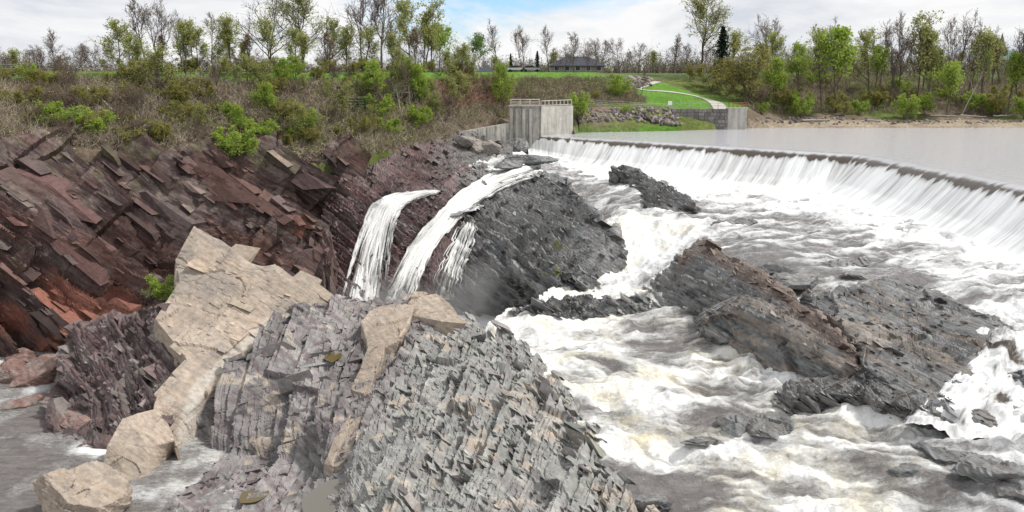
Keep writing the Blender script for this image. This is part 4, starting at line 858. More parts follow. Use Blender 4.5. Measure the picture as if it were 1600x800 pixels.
# ------------------------------------------------------------------ waterfalls
from mathutils.bvhtree import BVHTree
def bvh_of(sets):
    V = np.concatenate([v for v, _ in sets]); o_ = np.cumsum([0] + [len(v) for v, _ in sets[:-1]]); F = np.concatenate([f + o for (_, f), o in zip(sets, o_)])
    return BVHTree.FromPolygons(V.tolist(), F.tolist())
TREE = bvh_of(ROCKS); TREE_BACK = bvh_of(ROCKS[:N_BACK])
def drape(V, lift):
    """lay points on the rock that lies under them, seen from the valley side"""
    e = Vector((0, 0, EYE)); out = V.copy()
    for i, p in enumerate(V):
        d = (Vector(p) - e).normalized(); h, nrm, _, dist = TREE_BACK.ray_cast(e, d)
        if h is not None: out[i] = np.array(h) - np.array(d) * lift
    return out
def fall(name, label, left, right, nu, nv, disp, seed, edge_w=0.10, foam0=1.0, mat=None, lay=None):
    L = np.array([[P(*a), (P(*a) + P(*b)) / 2 + np.array([0, -0.25, 0.15]), P(*b)] for a, b in zip(left, right)])
    G = resample(L, nv, 0.2); G = np.swapaxes(resample(np.swapaxes(G, 0, 1), nu, 0.2), 0, 1)
    if lay is not None: G = smooth_grid(drape(G.reshape(-1, 3), lay).reshape(G.shape), 2 if lay < .3 else 24)
    n = grid_normals(G)
    U, W = np.meshgrid(np.linspace(0, 1, nu), np.linspace(0, 1, nv)); q = np.stack([U.ravel() * 9, W.ravel() * 2.5, 0 * U.ravel() + seed], 1)
    V = G.reshape(-1, 3) + n.reshape(-1, 3) * ((0.25 if lay is None else 0.02) + disp * fbm(q, 4, seed) + disp * .5 * fbm(G.reshape(-1, 3) / .7, 3, seed + 1) + (.5 * fbm(G.reshape(-1, 3) / 2.2, 4, seed + 2, .5, True) if name == 'cascade' else 0))[:, None]
    e = np.minimum(U, 1 - U) / edge_w; fo = foam0 * np.ones(U.size) - 0.25 * np.clip(fbm(q, 3, seed + 9), 0, 1) - (0.9 * np.clip(fbm(G.reshape(-1, 3) / 1.6, 4, seed + 4), -.3, 1) if name == 'cascade' else 0)
    o = link(name, make_mesh(name, V, grid_faces(nv, nu), True, None, {'foam': fo, 'edge': np.clip(e, 0, 1).ravel()}, np.stack([U, W], -1).reshape(-1, 2)), mat or M_fall)
    return tag(o, label, 'waterfall')
def strands(o, left, right, n, seed, lay, wlo, whi, fan=.12, lift=.5, tmin=.35):
    """falling strings of white water, each its own path down the rock"""
    L = np.array([[P(*p), P(*q)] for p, q in zip(left, right)]); nv, nu = 90, 14
    G = resample(L, nv, .2); G = np.swapaxes(resample(np.swapaxes(G, 0, 1), nu, 1.0), 0, 1)
    if lay is not None: G = smooth_grid(drape(G.reshape(-1, 3), lay).reshape(G.shape), 14)
    nn = grid_normals(G); r = np.random.RandomState(seed); Vs, Fs, ed, uv, fo, b_ = [], [], [], [], [], 0
    for k in range(n):
        u0 = np.clip(.5 + r.normal() * .27, -.06, 1.06); ln_ = r.uniform(tmin, 1.0); t0 = r.uniform(0, 1 - ln_) if r.rand() < .6 else 0.0; m = 26
        t = np.linspace(t0, t0 + ln_, m); w_ = r.uniform(wlo, whi)
        u = u0 + (u0 - .5) * fan * 2 * t ** 2 + .05 * vnoise(np.stack([t * 5 + k * 7.3, 0 * t, 0 * t], 1), seed) + .02 * vnoise(np.stack([t * 16 + k * 3.1, 0 * t, 0 * t], 1), seed + 1)
        x = np.clip(u, 0, 1) * (nu - 1); y = t * (nv - 1); xi = np.minimum(x.astype(int), nu - 2); yi = np.minimum(y.astype(int), nv - 2); fx = (x - xi)[:, None]; fy = (y - yi)[:, None]
        g = lambda A: (A[yi, xi] * (1 - fx) + A[yi, xi + 1] * fx) * (1 - fy) + (A[yi + 1, xi] * (1 - fx) + A[yi + 1, xi + 1] * fx) * fy
        c = g(G); nr = g(nn); c = c + nr * (lift * (.15 + r.rand() * .85) * np.sin(np.pi * np.clip((t - t0) / ln_ * .9 + .08, 0, 1)) ** .5)[:, None] + np.clip(u - 1, 0, 1)[:, None] * 2 - np.clip(-u, 0, 1)[:, None] * 2
        d = np.gradient(c, axis=0); sd_ = np.cross(d, nr); sd_ /= np.maximum(np.linalg.norm(sd_, axis=1, keepdims=True), 1e-6)
        ww = (w_ * (.35 + .65 * np.sin(np.pi * (t - t0) / ln_) ** .6))[:, None]
        V = np.stack([c - sd_ * ww, c - sd_ * ww * .3 + nr * ww * .25, c + sd_ * ww * .3 + nr * ww * .25, c + sd_ * ww], 1).reshape(-1, 3)
        Vs.append(V); Fs.append(grid_faces(m, 4) + b_); b_ += len(V); ea = np.minimum(1, np.minimum(np.arange(m), np.arange(m)[::-1]) / 7.0)
        ed.append((ea[:, None] * np.array([.15, .8, .8, .15])[None]).ravel()); uv.append(np.stack([np.tile(np.array([0, .33, .66, 1]) * .08 + k * .173, m), np.repeat(t * 1.4 + k * .31, 4)], 1)); fo.append(np.full(m * 4, r.uniform(.8, 1.15)))
    q = link('water_strands', make_mesh('water_strands', np.concatenate(Vs), np.concatenate(Fs), True, None, {'foam': np.concatenate(fo), 'edge': np.concatenate(ed)}, np.concatenate(uv)), M_strand, o); q['kind'] = 'stuff'
def falls(name, label, left, right, lay, n, seed, wlo, whi, foam0, edge_w, nu=60, nv=120, disp=.3, **kw):
    o = fall(name, label, left, right, nu, nv, disp, seed, edge_w, foam0, None, lay); strands(o, left, right, n, seed + 7, lay, wlo, whi, **kw); return o
falls('waterfall', 'leftmost broad white waterfall dropping beside the red cliff', [(684, 296, 139.5), (655, 301, 138.5), (620, 305, 137), (588, 317, 135), (571, 350, 131.5), (556, 400, 127), (536, 478, 121.5)], [(694, 300, 139.5), (672, 306, 138), (640, 316, 136), (622, 332, 133), (612, 370, 129.5), (604, 420, 125.3), (598, 478, 120.5)], .4, 190, 81, .08, .34, 1.0, .4, fan=.13, lift=.35)
falls('waterfall', 'middle white waterfall fed by the stream from the dam', [(840, 252, 159), (775, 270, 145.5), (722, 300, 137.5), (682, 337, 132.5), (648, 374, 129), (618, 425, 124.8), (588, 486, 119)], [(852, 274, 154), (797, 291, 144), (748, 319, 136.4), (708, 351, 131), (676, 390, 127.8), (656, 440, 123.3), (648, 480, 119)], .35, 210, 82, .08, .32, 1.0, .4, fan=.12, tmin=.3, lift=.35)
falls('waterfall', 'thin branching waterfall on the left face of the rock dome', [(728, 342, 134.3), (708, 375, 130), (692, 415, 126), (670, 470, 121)], [(746, 346, 134), (739, 385, 129.3), (722, 425, 125), (712, 470, 121)], .25, 46, 83, .08, .26, .45, .6, fan=.2)
def trickle(label, path, w0, w1, seed, foam0=.7):
    p = np.array(path, float); d = np.gradient(p, axis=0); d /= np.linalg.norm(d, axis=1, keepdims=True); nrm = np.stack([-d[:, 1], d[:, 0]], 1); ww = np.linspace(w0, w1, len(p))[:, None]
    a, b = p - nrm * ww, p + nrm * ww
    l_, r_ = [(x, y, 75) for x, y in a], [(x, y, 75) for x, y in b]; o = fall('trickle', label, l_, r_, 22, 110, .02, seed, .8, foam0 * .55, None, .05)
    if seed in (84, 86): strands(o, l_, r_, 14, seed + 7, .05, .015, .05, fan=.1, lift=.08, tmin=.25)
trickle('thin white trickle running down between two tilted rocks', [(1160, 461), (1128, 476), (1098, 494), (1070, 520)], 2.5, 7, 84)
trickle('white trickle below the brown topped ridge, left of the wet rock step', [(1352, 545), (1345, 575), (1318, 598), (1285, 612)], 9, 8, 85, .62)
trickle('white water fanning over the wet rock step, left strand', [(1350, 596), (1332, 615), (1300, 640)], 6, 9, 87, .5)
trickle('white water fanning over the wet rock step, right strand', [(1430, 612), (1395, 625), (1370, 655)], 7, 12, 88, .55)
# pools lying on the foreground outcrop
def pool(label, pts, z, mat):
    hits = [TREE.ray_cast(Vector((0, 0, EYE)), (Vector(P(a, b, 70)) - Vector((0, 0, EYE))).normalized())[0] for a, b in pts]; zc = float(np.median([h.z for h in hits if h is not None])) - EYE + 0.14; V = np.array([P(a, b, zc) for a, b in pts]); c = V.mean(0); n = len(V)
    r = resample(np.concatenate([V, V[:1]]), n * 6 + 1, 0.2)[:-1]; m = len(r)
    W = np.concatenate([r, [c]]); F = np.array([[i, (i + 1) % m, m] for i in range(m)])
    tag(link('rock_pool', make_mesh('rock_pool', W, F, True), mat), label, 'puddle')

# spray hanging over the foot of the falls
def mist(name, label, c, size, dens, seed):
    V, F = ICO[3]; m = bpy.data.materials.new('spray'); m.use_nodes = True; t = m.node_tree; t.nodes.clear()
    pv = N(t, 'ShaderNodeVolumePrincipled'); pv.inputs['Color'].default_value = (.95, .95, .95, 1); pv.inputs['Anisotropy'].default_value = .2
    o_ = N(t, 'ShaderNodeOutputMaterial'); tcn = N(t, 'ShaderNodeTexCoord')
    ln_ = N(t, 'ShaderNodeVectorMath', operation='LENGTH'); wire(t, tcn.outputs['Object'], ln_.inputs[0])
    fall_ = ramp(t, ln_.outputs['Value'], [(0.15, 1.0), (0.95, 0.0)]); nz = ramp(t, noise(t, tcn.outputs['Object'], 2.4, 4, .6, .4), [(.38, .1), (.65, 1.0)])
    wire(t, math_node(t, 'MULTIPLY', math_node(t, 'MULTIPLY', fall_, nz), dens), pv.inputs['Density']); wire(t, pv.outputs[0], o_.inputs['Volume'])
    o = link(name, make_mesh(name, V, F, True), m, loc=c); o.scale = size; stuff(o); tag(o, label, 'mist')
mist('spray_mist', 'white spray hanging in the gorge at the foot of the dark rock dome', P(745, 478, 113), (9, 7, 6.5), .17, 1)
mist('spray_mist', 'white spray at the foot of the two big waterfalls', P(600, 490, 117), (9, 5, 5.5), .34, 2)

ca_l = [(1548, 520, 64), (1530, 545, 62.2), (1494, 585, 60), (1455, 620, 57.6), (1400, 668, 53.9)]; ca_r = [(1720, 503, 66.5), (1720, 550, 64), (1720, 600, 61), (1720, 650, 57.5), (1720, 720, 52.5)]
oc = fall('cascade', 'broad white cascade tumbling over dark ledges at the right edge', ca_l, ca_r, 130, 130, 0.7, 89, .10, .72, M_cascade)

# ------------------------------------------------------------------ vegetation
rng = np.random.RandomState(42)
def perp(d, r):
    v = r.normal(size=3); v -= d * (v @ d); return v / np.linalg.norm(v)
def branch_path(start, d, length, r0, r1, n, wander, up, r):
    p = np.array(start, float); d = np.array(d, float); out = [(*p, r0)]
    for k in range(n):
        d = d + r.normal(size=3) * wander + np.array([0, 0, up]); d /= np.linalg.norm(d)
        p = p + d * length / n; out.append((*p, r0 + (r1 - r0) * (k + 1) / n))
    return out
def tree_proto(seed, form):
    """unit-height tree: returns trunk paths, twig paths, leaf anchor points"""
    r = np.random.RandomState(seed); trunk, twigs, tips = [], [], []
    f = dict(stems=1, r0=.017, lean=.05, first=.3, n1=12, a1=.75, l1=.34, up=.10, n2=7, l2=.5, n3=6, l3=.55, wander=.16)
    f.update(form)
    for s in range(f['stems']):
        d = np.array([r.normal() * f['lean'], r.normal() * f['lean'], 1.0])
        if f['stems'] > 1: an = s * 6.28 / f['stems'] + r.rand(); d += np.array([math.cos(an), math.sin(an), 0]) * f['lean'] * 2.2
        d /= np.linalg.norm(d); h = 1.0 if s == 0 else r.uniform(.75, 1)
        tp = branch_path((r.normal() * .004 * f['stems'], r.normal() * .004 * f['stems'], -0.03), d, h * .97, f['r0'] / (1 + .25 * (f['stems'] - 1)), .0025, 10, f['wander'] * .35, .03, r); trunk.append(tp)
        tpa = np.array(tp)
        for k in range(f['n1']):
            t = f['first'] + (1 - f['first']) * (k + r.rand()) / f['n1'] * .98; x = t * 10; i = min(int(x), 9); c = tpa[i] * (1 - (x - i)) + tpa[i + 1] * (x - i)
            td = tpa[i + 1, :3] - tpa[i, :3]; td /= np.linalg.norm(td); q = perp(td, r); ang = f['a1'] * r.uniform(.7, 1.2) * (1.15 - .5 * t)
            l = f['l1'] * h * r.uniform(.7, 1.2) * (1.25 - .85 * t)
            b1 = branch_path(c[:3], td * math.cos(ang) + q * math.sin(ang), l, c[3] * .6, .0028, 6, f['wander'], f['up'], r); (trunk if c[3] > .007 else twigs).append(b1)
            b1a = np.array(b1)
            for m in range(f['n2']):
                t2 = .25 + .75 * (m + r.rand()) / f['n2']; x = min(t2 * 6, 5.99); i = int(x); c2 = b1a[i] * (1 - (x - i)) + b1a[i + 1] * (x - i)
                bd = b1a[i + 1, :3] - b1a[i, :3]; bd /= np.linalg.norm(bd); q = perp(bd, r); l2 = l * f['l2'] * r.uniform(.6, 1.2)
                b2 = branch_path(c2[:3], bd * .75 + q * .65, l2, max(c2[3] * .6, .0026), .0019, 4, f['wander'] * 1.2, f['up'] * .7, r); twigs.append(b2)
                b2a = np.array(b2); tips.append(b2a[-1, :3]); tips.append(b2a[2, :3])
                for m3 in range(f['n3']):
                    i = 1 + int(r.rand() * 3); bd = b2a[i, :3] - b2a[i - 1, :3]; bd /= np.linalg.norm(bd)
                    b3 = branch_path(b2a[i, :3], bd * .7 + perp(bd, r) * .7, l2 * f['l3'] * r.uniform(.6, 1.3), .0019, .0012, 2, f['wander'], f['up'] * .5, r); twigs.append(b3)
                    tips.append(np.array(b3[-1][:3])); tips.append(np.array(b3[1][:3]))
    return trunk, twigs, np.array(tips)
def leaf_cards(pts, size, spread, per, seed):
    r = np.random.RandomState(seed); n = len(pts) * per
    c = np.repeat(pts, per, 0) + r.normal(size=(n, 3)) * spread
    u = r.normal(size=(n, 3)); u /= np.linalg.norm(u, axis=1, keepdims=True); v = np.cross(u, r.normal(size=(n, 3))); v /= np.maximum(np.linalg.norm(v, axis=1, keepdims=True), 1e-6)
    s = size * r.uniform(.5, 1.3, (n, 1))
    V = np.stack([c - u * s, c + v * s * .55, c + u * s, c - v * s * .55], 1).reshape(-1, 3)
    return V, np.arange(n * 4).reshape(-1, 4)
PROTO = {}
def proto(kind, seed, form, leaf=None, bark=None, size=.012, spread=.012, per=1, frac=1.0):
    tr, tw, tips = tree_proto(seed, form)
    V, F = tubes(tr, 6); mt = make_mesh('trunk', V, F, True); mt.materials.append(bark or M_bark)
    by = {}
    for p in tw: by.setdefault(len(p), []).append(p)
    Vs, Fs, b = [], [], 0
    for l in by.values():
        V, F = tubes(l, 3); Vs.append(V); Fs.append(F + b); b += len(V)
    mw = make_mesh('branches', np.concatenate(Vs), np.concatenate(Fs), True); mw.materials.append(M_twig)
    parts = [('trunk', mt), ('branches', mw)]
    if leaf is not None:
        r = np.random.RandomState(seed + 1); q = tips[r.rand(len(tips)) < frac]
        V, F = leaf_cards(q, size, spread, per, seed + 2); ml = make_mesh('leaves', V, F); ml.materials.append(leaf); parts.append(('leaves', ml))
    PROTO.setdefault(kind, []).append(parts)
UPR = dict(a1=.68, l1=.50, up=.14, first=.28)
RND = dict(a1=1.0, l1=.56, up=.10, first=.22, n1=15)
TALL = dict(a1=.7, l1=.38, up=.13, first=.38, n1=14)
BUSH = dict(stems=6, lean=.22, first=.15, n1=7, a1=.6, l1=.38, n2=5, n3=4, r0=.02)
for k in range(3): proto('bare', 100 + k, [UPR, TALL, dict(UPR, stems=2, n1=9)][k], L_brown, None, .009, .008, 1, .35)
for k in range(2): proto('round_bare', 110 + k, RND, L_brown, None, .009, .010, 1, .4)
for k in range(2): proto('bud', 120 + k, [RND, UPR][k], L_bud, None, .019, .022, 2, .8)
for k in range(2): proto('lime', 130 + k, [UPR, dict(RND, stems=2, n1=9)][k], L_lime, None, .022, .026, 3, .95)
for k in range(2): proto('willow', 140 + k, dict(RND, stems=3, n1=9, first=.12, l1=.5, up=-.02, n2=7), L_olive, None, .018, .024, 2, .95)
proto('big_bud', 125, dict(RND, n1=18, n2=8, l1=.52, first=.3), L_bud, None, .013, .016, 2, .7)
proto('green', 150, RND, L_green, None, .02, .022, 2, .95)
proto('tall_bud', 155, TALL, L_brown, None, .016, .014, 1, .7)
proto('tall_bud', 156, dict(UPR, stems=2, n1=9), L_bud, None, .018, .018, 2, .6)
proto('pale', 158, dict(TALL, lean=.16), L_lime, M_birch, .014, .012, 1, .4)
for k in range(3): proto('lime_bush', 160 + k, BUSH, L_lime, None, .03, .03, 2, .9)
for k in range(2): proto('olive_bush', 170 + k, BUSH, L_olive, None, .026, .03, 2, .8)
for k in range(2): proto('bare_bush', 180 + k, dict(BUSH, n3=6), L_brown, None, .014, .03, 1, .35)
def fir_proto():
    r = np.random.RandomState(5); V, F = tubes([[(0, 0, -.02, .018), (0, 0, .5, .011), (0, 0, 1, .002)]], 6); mt = make_mesh('trunk', V, F, True); mt.materials.append(M_bark)
    pts = []
    for k in range(420):
        t = .12 + .88 * (k / 420) ** .9; a = r.rand() * 6.28; L = .21 * (1 - t) ** .8 * r.uniform(.55, 1.1) + .012
        for j in range(9):
            q = (j + r.rand()) / 9; pts.append((math.cos(a) * L * q, math.sin(a) * L * q, t - .22 * L * q + .01 * r.normal()))
    V, F = leaf_cards(np.array(pts), .017, .008, 1, 6); ml = make_mesh('needles', V, F); ml.materials.append(L_fir)
    PROTO['fir'] = [[('trunk', mt), ('needles', ml)]]
fir_proto()
NAMES = dict(big_bud='budding_tree', bare='bare_tree', round_bare='bare_tree', bud='budding_tree', lime='lime_green_tree', willow='willow_tree', green='green_tree', tall_bud='budding_tree', pale='pale_barked_tree', lime_bush='green_bush', olive_bush='olive_bush', bare_bush='bare_bush', fir='fir_tree')
def ground(px, Y):
    x = (px - 800) / FPX * Y * 1.02; return x, float(terr(np.array([x]), np.array([Y]))[0])
tree_n = 0
def plant(kind, px, Y, top, label, wide=1.0, group=None, height=None, z=None, x=None, lean=0.0):
    global tree_n
    tree_n += 1
    gx_, gz = ground(px, Y)
    if x is not None: gx_ = x
    if z is not None: gz = z
    h = height if height else P(px, top, Y)[2] - gz
    parts = PROTO[kind][tree_n % len(PROTO[kind])]
    cat = 'bush' if 'bush' in kind else 'tree'
    o = thing(NAMES[kind], label, cat, (gx_, Y, gz), group); o.rotation_euler = (0, lean, (tree_n * 2.39) % 6.28 if not lean else 0); o.scale = (h * wide, h * wide, h)
    for nm, me in parts: link(nm, me, None, o)
    return o
TR = [  # kind, px, Y, top, width, label
    ('bare', 112, 143, 52, .9, 'lone bare tree leaning over the far left bank edge'),
    ('bare', 40, 215, 88, 1.2, 'low bare tree behind the white barrier, far left'),
    ('round_bare', 88, 225, 78, 1.3, 'bare tree just left of the lone leaning tree, farther back'),
    ('round_bare', 150, 215, 74, 1.3, 'twiggy bare tree behind the yellow hedge, right of the lone leaning tree'),
    ('round_bare', 178, 220, 78, 1.3, 'second twiggy bare tree behind the yellow hedge'),
    ('bud', 228, 168, 60, 1.0, 'pale yellow budding tree left of the tall bare pair'),
    ('bare', 254, 165, 6, .95, 'tallest bare tree on the left, first of the tall pair'),
    ('bare', 272, 156, 14, .9, 'tall bare tree leaning beside the tallest one on the left'),
    ('bare', 303, 170, 34, 1.0, 'crooked bare tree with forked trunk right of the tall pair'),
    ('bare', 322, 172, 42, .9, 'slim bare tree between the crooked tree and the broad bare one'),
    ('round_bare', 350, 166, 32, .95, 'broad bare tree with many twigs above the left bank'),
    ('bud', 378, 168, 58, 1.0, 'small budding tree right of the broad bare tree'),
    ('bud', 396, 160, 70, 1.0, 'low budding tree left of the dark round bare tree'),
    ('round_bare', 437, 172, 4, 1.1, 'dark round bare tree standing alone above the bank'),
    ('big_bud', 486, 168, -6, 1.05, 'big pale green budding tree with a broad crown'),
    ('bud', 526, 172, 40, .9, 'narrow yellow green tree right of the big pale green one'),
    ('bare', 578, 172, -4, .95, 'tall bare tree left of the tallest fork above the bank'),
    ('bare', 604, 170, -14, .95, 'tallest forked bare tree above the middle of the bank'),
    ('bare', 628, 176, 60, .8, 'thin bare tree below the tall fork'),
    ('bud', 646, 186, 14, .9, 'tall budding tree right of the tall fork'),
    ('tall_bud', 668, 190, 12, 1.0, 'tall light green tree at the right end of the tall row'),
    ('lime', 690, 195, 46, 1.0, 'leafy yellow green tree beside the light green tall one'),
    ('green', 740, 202, 60, 1.25, 'round dark green tree on the grass edge'),
    ('bare', 778, 225, 44, .9, 'slim bare tree right of the round dark green tree'),
    ('fir', 798, 250, 84, 1.0, 'small dark fir behind the parked cars, left one'),
    ('bare', 815, 236, 50, .9, 'bare tree with thin crown above the parked cars'),
    ('fir', 838, 246, 80, 1.1, 'small dark fir left of the dark roofed house'),
    ('bare', 856, 225, 46, .8, 'tall slim bare tree left of the dark roofed house'),
    ('round_bare', 893, 216, 58, 1.1, 'round brown twiggy tree in front of the dark roofed house'),
    ('round_bare', 935, 262, 68, 1.2, 'brown bare tree behind the right end of the house'),
    ('round_bare', 962, 250, 66, 1.2, 'brown bare tree right of the house, middle of three'),
    ('round_bare', 990, 245, 72, 1.1, 'brown bare tree right of the house, nearest the path'),
    ('bare', 996, 210, 110, .6, 'slim young tree on the lawn beside the path'),
    ('bare', 1042, 250, 58, .9, 'bare tree left of the huge pale budding tree'),
    ('big_bud', 1084, 240, 2, 1.05, 'huge pale budding tree beside the dark fir'),
    ('fir', 1115, 236, 42, 1.35, 'dark pointed fir rising beside the huge budding tree'),
    ('bud', 1132, 236, 58, .9, 'yellow green tree right of the dark fir'),
    ('willow', 1158, 216, 78, 1.35, 'big olive willow leaning over the stone wall'),
    ('willow', 1100, 226, 96, 1.4, 'olive brown willow thicket left of the big willow'),
    ('willow', 1068, 232, 102, 1.0, 'small olive tree at the head of the lawn'),
    ('bare', 1186, 240, 36, .9, 'pale bare tree right of the big willow'),
    ('bud', 1252, 245, 54, 1.0, 'budding tree above the shore, left of the bright green tree'),
    ('lime', 1196, 220, 100, 1.0, 'green tree touching the right side of the big willow'),
    ('lime', 1292, 216, 58, 1.0, 'bright lime green tree at the water edge'),
    ('bare', 1268, 218, 78, .7, 'leaning bare tree left of the bright lime tree'),
    ('bud', 1338, 232, 60, .85, 'dark budding tree right of the bright lime tree'),
    ('bare', 1380, 228, 40, .8, 'tall bare tree in the middle of the right bank'),
    ('tall_bud', 1412, 232, 44, .8, 'tall brown budding tree left of the tallest brown crown'),
    ('tall_bud', 1434, 228, 36, .95, 'tallest brown crowned tree on the right bank'),
    ('bare', 1468, 230, 38, .8, 'tall pale bare tree right of the brown crown'),
    ('bare', 1490, 236, 52, .8, 'dark thin bare tree near the church spire'),
    ('pale', 1482, 218, 76, .7, 'white barked leaning tree with few leaves on the right shore'),
    ('bud', 1510, 225, 62, .9, 'loose budding tree left of the church'),
    ('bare', 1552, 224, 52, .9, 'bare brown tree in front of the church'),
    ('bare', 1575, 222, 66, .9, 'bare brown tree right of the church spire'),
    ('lime', 1604, 218, 44, .9, 'green tree cut by the right frame edge'),
    ('bare', 1355, 240, 66, .8, 'bare tree behind the dark budding one on the right bank'),
    ('lime', 1458, 214, 106, .9, 'bright green leaning tree on the right shore'),
    ('pale', 1440, 216, 110, .6, 'white stemmed small tree beside the bright green leaning tree'),
    ('bare', 1525, 240, 60, .9, 'bare tree just right of the loose budding tree, near the church'),
    ('pale', 634, 163, 100, .8, 'crooked pale trunk with light leaves in the brush bank'),
    ('lime', 680, 172, 132, .9, 'small bright lime tree above the timber lookout'),
    ('lime', 786, 184, 110, .7, 'tall thin lime sapling left of the concrete pier'),
    ('bare', 86, 150, 108, 1.0, 'stunted bare tree at the fence, far left'),
    ('bare', 236, 135, 140, 1.0, 'broken dark bare tree halfway down the left bank'),
    ('bare', 340, 137, 155, .7, 'dead grey stem standing low on the left bank'),
    ('bare', 560, 160, 105, .8, 'thin bare tree beside the green platform'),
    ('bare', 640, 166, 105, .7, 'thin bare sapling in the middle of the bank'),
]
for kind, px, Y, top, wd, lab in TR: plant(kind, px, Y, top, lab, wd)
BU = [('lime_bush', 905, 190.5, 145, 1.0, 'bright green bush at the end of the concrete pier'), ('lime_bush', 960, 205, 118, 1.1, 'lime bush on the slope below the house'), ('lime_bush', 972, 197, 165, 1.2, 'green bush on the stone bank left of the stone wall'),
      ('lime_bush', 378, 134, 198, 1.3, 'bright green bush at the top of the gorge wall'), ('lime_bush', 780, 182.5, 178, 1.3, 'bright green bush above the low concrete wall'), ('lime_bush', 765, 183, 165, 1.0, 'taller green bush left of the pier, on the low wall'), ('lime_bush', 655, 163, 165, 1.2, 'green bush in front of the timber lookout'), ('lime_bush', 595, 158, 148, 1.3, 'yellow green bush left of the timber lookout'),
      ('lime_bush', 1240, 212, 142, 1.0, 'round green bush at the shore beside the dark root hole'), ('lime_bush', 1395, 212, 148, 1.2, 'round green bush at the middle of the right shore'), ('lime_bush', 1425, 214, 146, 1.0, 'dark green bush right of the round shore bush'), ('lime_bush', 1578, 213, 150, 1.2, 'green bush at the far right of the shore'), ('lime_bush', 1180, 210, 160, 1.2, 'green bush at the right end of the stone wall'),
      ('olive_bush', 1350, 222, 138, 1.4, 'olive bush on the right bank below the dark budding tree'), ('lime_bush', 1500, 220, 142, 1.4, 'green bush under the white barked leaning tree'), ('olive_bush', 1215, 216, 135, 1.4, 'brown olive bush behind the dark root hole'), ('olive_bush', 1300, 214, 155, 1.2, 'olive bush under the bright lime tree'), ('olive_bush', 1540, 216, 140, 1.4, 'olive bush in front of the bare church trees'),
      ('olive_bush', 460, 142, 205, 1.6, 'olive bush overhanging the middle of the gorge rim'), ('olive_bush', 530, 148, 195, 1.5, 'olive bush below the green platform'), ('olive_bush', 590, 154, 195, 1.4, 'olive bush left of the rock shelf'), ('olive_bush', 300, 145, 130, 1.5, 'pale olive bush under the crooked bare tree'), ('olive_bush', 345, 149, 125, 1.6, 'pale olive bush under the broad bare tree'), ('olive_bush', 470, 155, 122, 1.5, 'olive thicket below the big pale green tree'), ('olive_bush', 520, 158, 118, 1.5, 'olive thicket below the narrow yellow green tree'), ('olive_bush', 610, 168, 112, 1.2, 'olive thicket below the tall forked tree'), ('bare_bush', 1125, 224, 115, 1.4, 'dark bare thicket between the two willows'), ('bare_bush', 1175, 213, 128, 1.3, 'grey bare thicket right of the big willow'),
      ('lime_bush', 830, 192, 146, 1.0, 'low green bush behind the pier railing'), ('olive_bush', 925, 200, 140, 1.3, 'brownish bush right of the pier railing'), ('lime_bush', 690, 172, 180, .9, 'small lime bush between the lookout and the low wall'), ('olive_bush', 800, 210, 125, 1.0, 'low olive bush on the slope behind the pier')]
for kind, px, Y, top, wd, lab in BU: plant(kind, px, Y, top, lab, wd)
zt = P(258, 462, 91.5); plant('lime_bush', 258, 91.5, 0, 'small green bush growing between the tan peak and the dark flank', 1.3, None, 2.6, zt[2] - .6, zt[0])
ed_r = np.random.RandomState(21)
for q in range(16):
    px = 215 + q * 31 + ed_r.uniform(-9, 9); Y = np.interp(px, [200, 350, 500, 600, 720], [150, 155, 161, 170, 184]) + ed_r.uniform(-3, 6)
    plant(['bud', 'bud', 'tall_bud', 'bud'][q % 4], px, Y, 0, 'small budding tree in the thin row along the left bank top', 1.15, 'small budding trees along the bank top', ed_r.uniform(4.5, 8))
for q in range(34):
    px = 235 + q * 17 + ed_r.uniform(-6, 6); Y = np.interp(px, [200, 350, 500, 600, 720, 800], [149, 154, 160, 169, 185, 197]) + ed_r.uniform(-2, 3)
    plant('olive_bush' if q % 3 else 'bare_bush', px, Y, 0, 'low shrub in the hedge line along the left bank top' if q % 3 else 'bare shrub in the hedge line along the left bank top', 1.5, 'shrubs along the bank top', ed_r.uniform(1.6, 2.8))
for q in range(26):
    px = 1185 + q * 17 + ed_r.uniform(-6, 6); Y = ed_r.uniform(215, 240)
    plant(['lime_bush', 'olive_bush', 'olive_bush', 'bare_bush'][q % 4], px, Y, 0, ['lime green shrub under the trees of the right bank', 'olive shrub under the trees of the right bank', 'olive shrub under the trees of the right bank', 'bare shrub under the trees of the right bank'][q % 4], 1.3, 'shrubs of the right bank', ed_r.uniform(2.2, 4.6))
for q in range(12):
    px = 1195 + q * 36 + ed_r.uniform(-12, 12); Y = ed_r.uniform(222, 245)
    plant(['bud', 'lime', 'bare'][q % 3], px, Y, 0, ['budding tree in the crowd of the right bank', 'young green tree in the crowd of the right bank', 'bare tree in the crowd of the right bank'][q % 3], .9, 'trees crowding the right bank', ed_r.uniform(8, 13))
bk_r = np.random.RandomState(33); nb = 0
while nb < 46:
    px = bk_r.uniform(230, 790); lo_ = np.interp(px, EDGE[:, 0], EDGE[:, 1]); Y = bk_r.uniform(lo_ + 3, lo_ + 30); x_, z_ = ground(px, Y)
    if z_ > 28.3: continue
    kd = ['bud', 'tall_bud', 'bud', 'lime', 'pale', 'bare'][nb % 6]; nb += 1
    plant(kd, px, Y, 0, {'bud': 'budding sapling growing out of the left bank brush', 'tall_bud': 'brown budding sapling growing out of the left bank brush', 'lime': 'lime green sapling growing out of the left bank brush', 'pale': 'pale stemmed sapling growing out of the left bank brush', 'bare': 'bare sapling growing out of the left bank brush'}[kd], bk_r.uniform(1.0, 1.4), 'saplings of the left bank', bk_r.uniform(3.0, 6.5))
for q, (px, Y) in enumerate([(868, 224), (880, 228), (915, 222), (928, 226)]): plant('round_bare', px, Y, 0, 'bare tree in front of the dark roofed house', 1.0, 'bare trees before the house', 5.0 + q * .6)
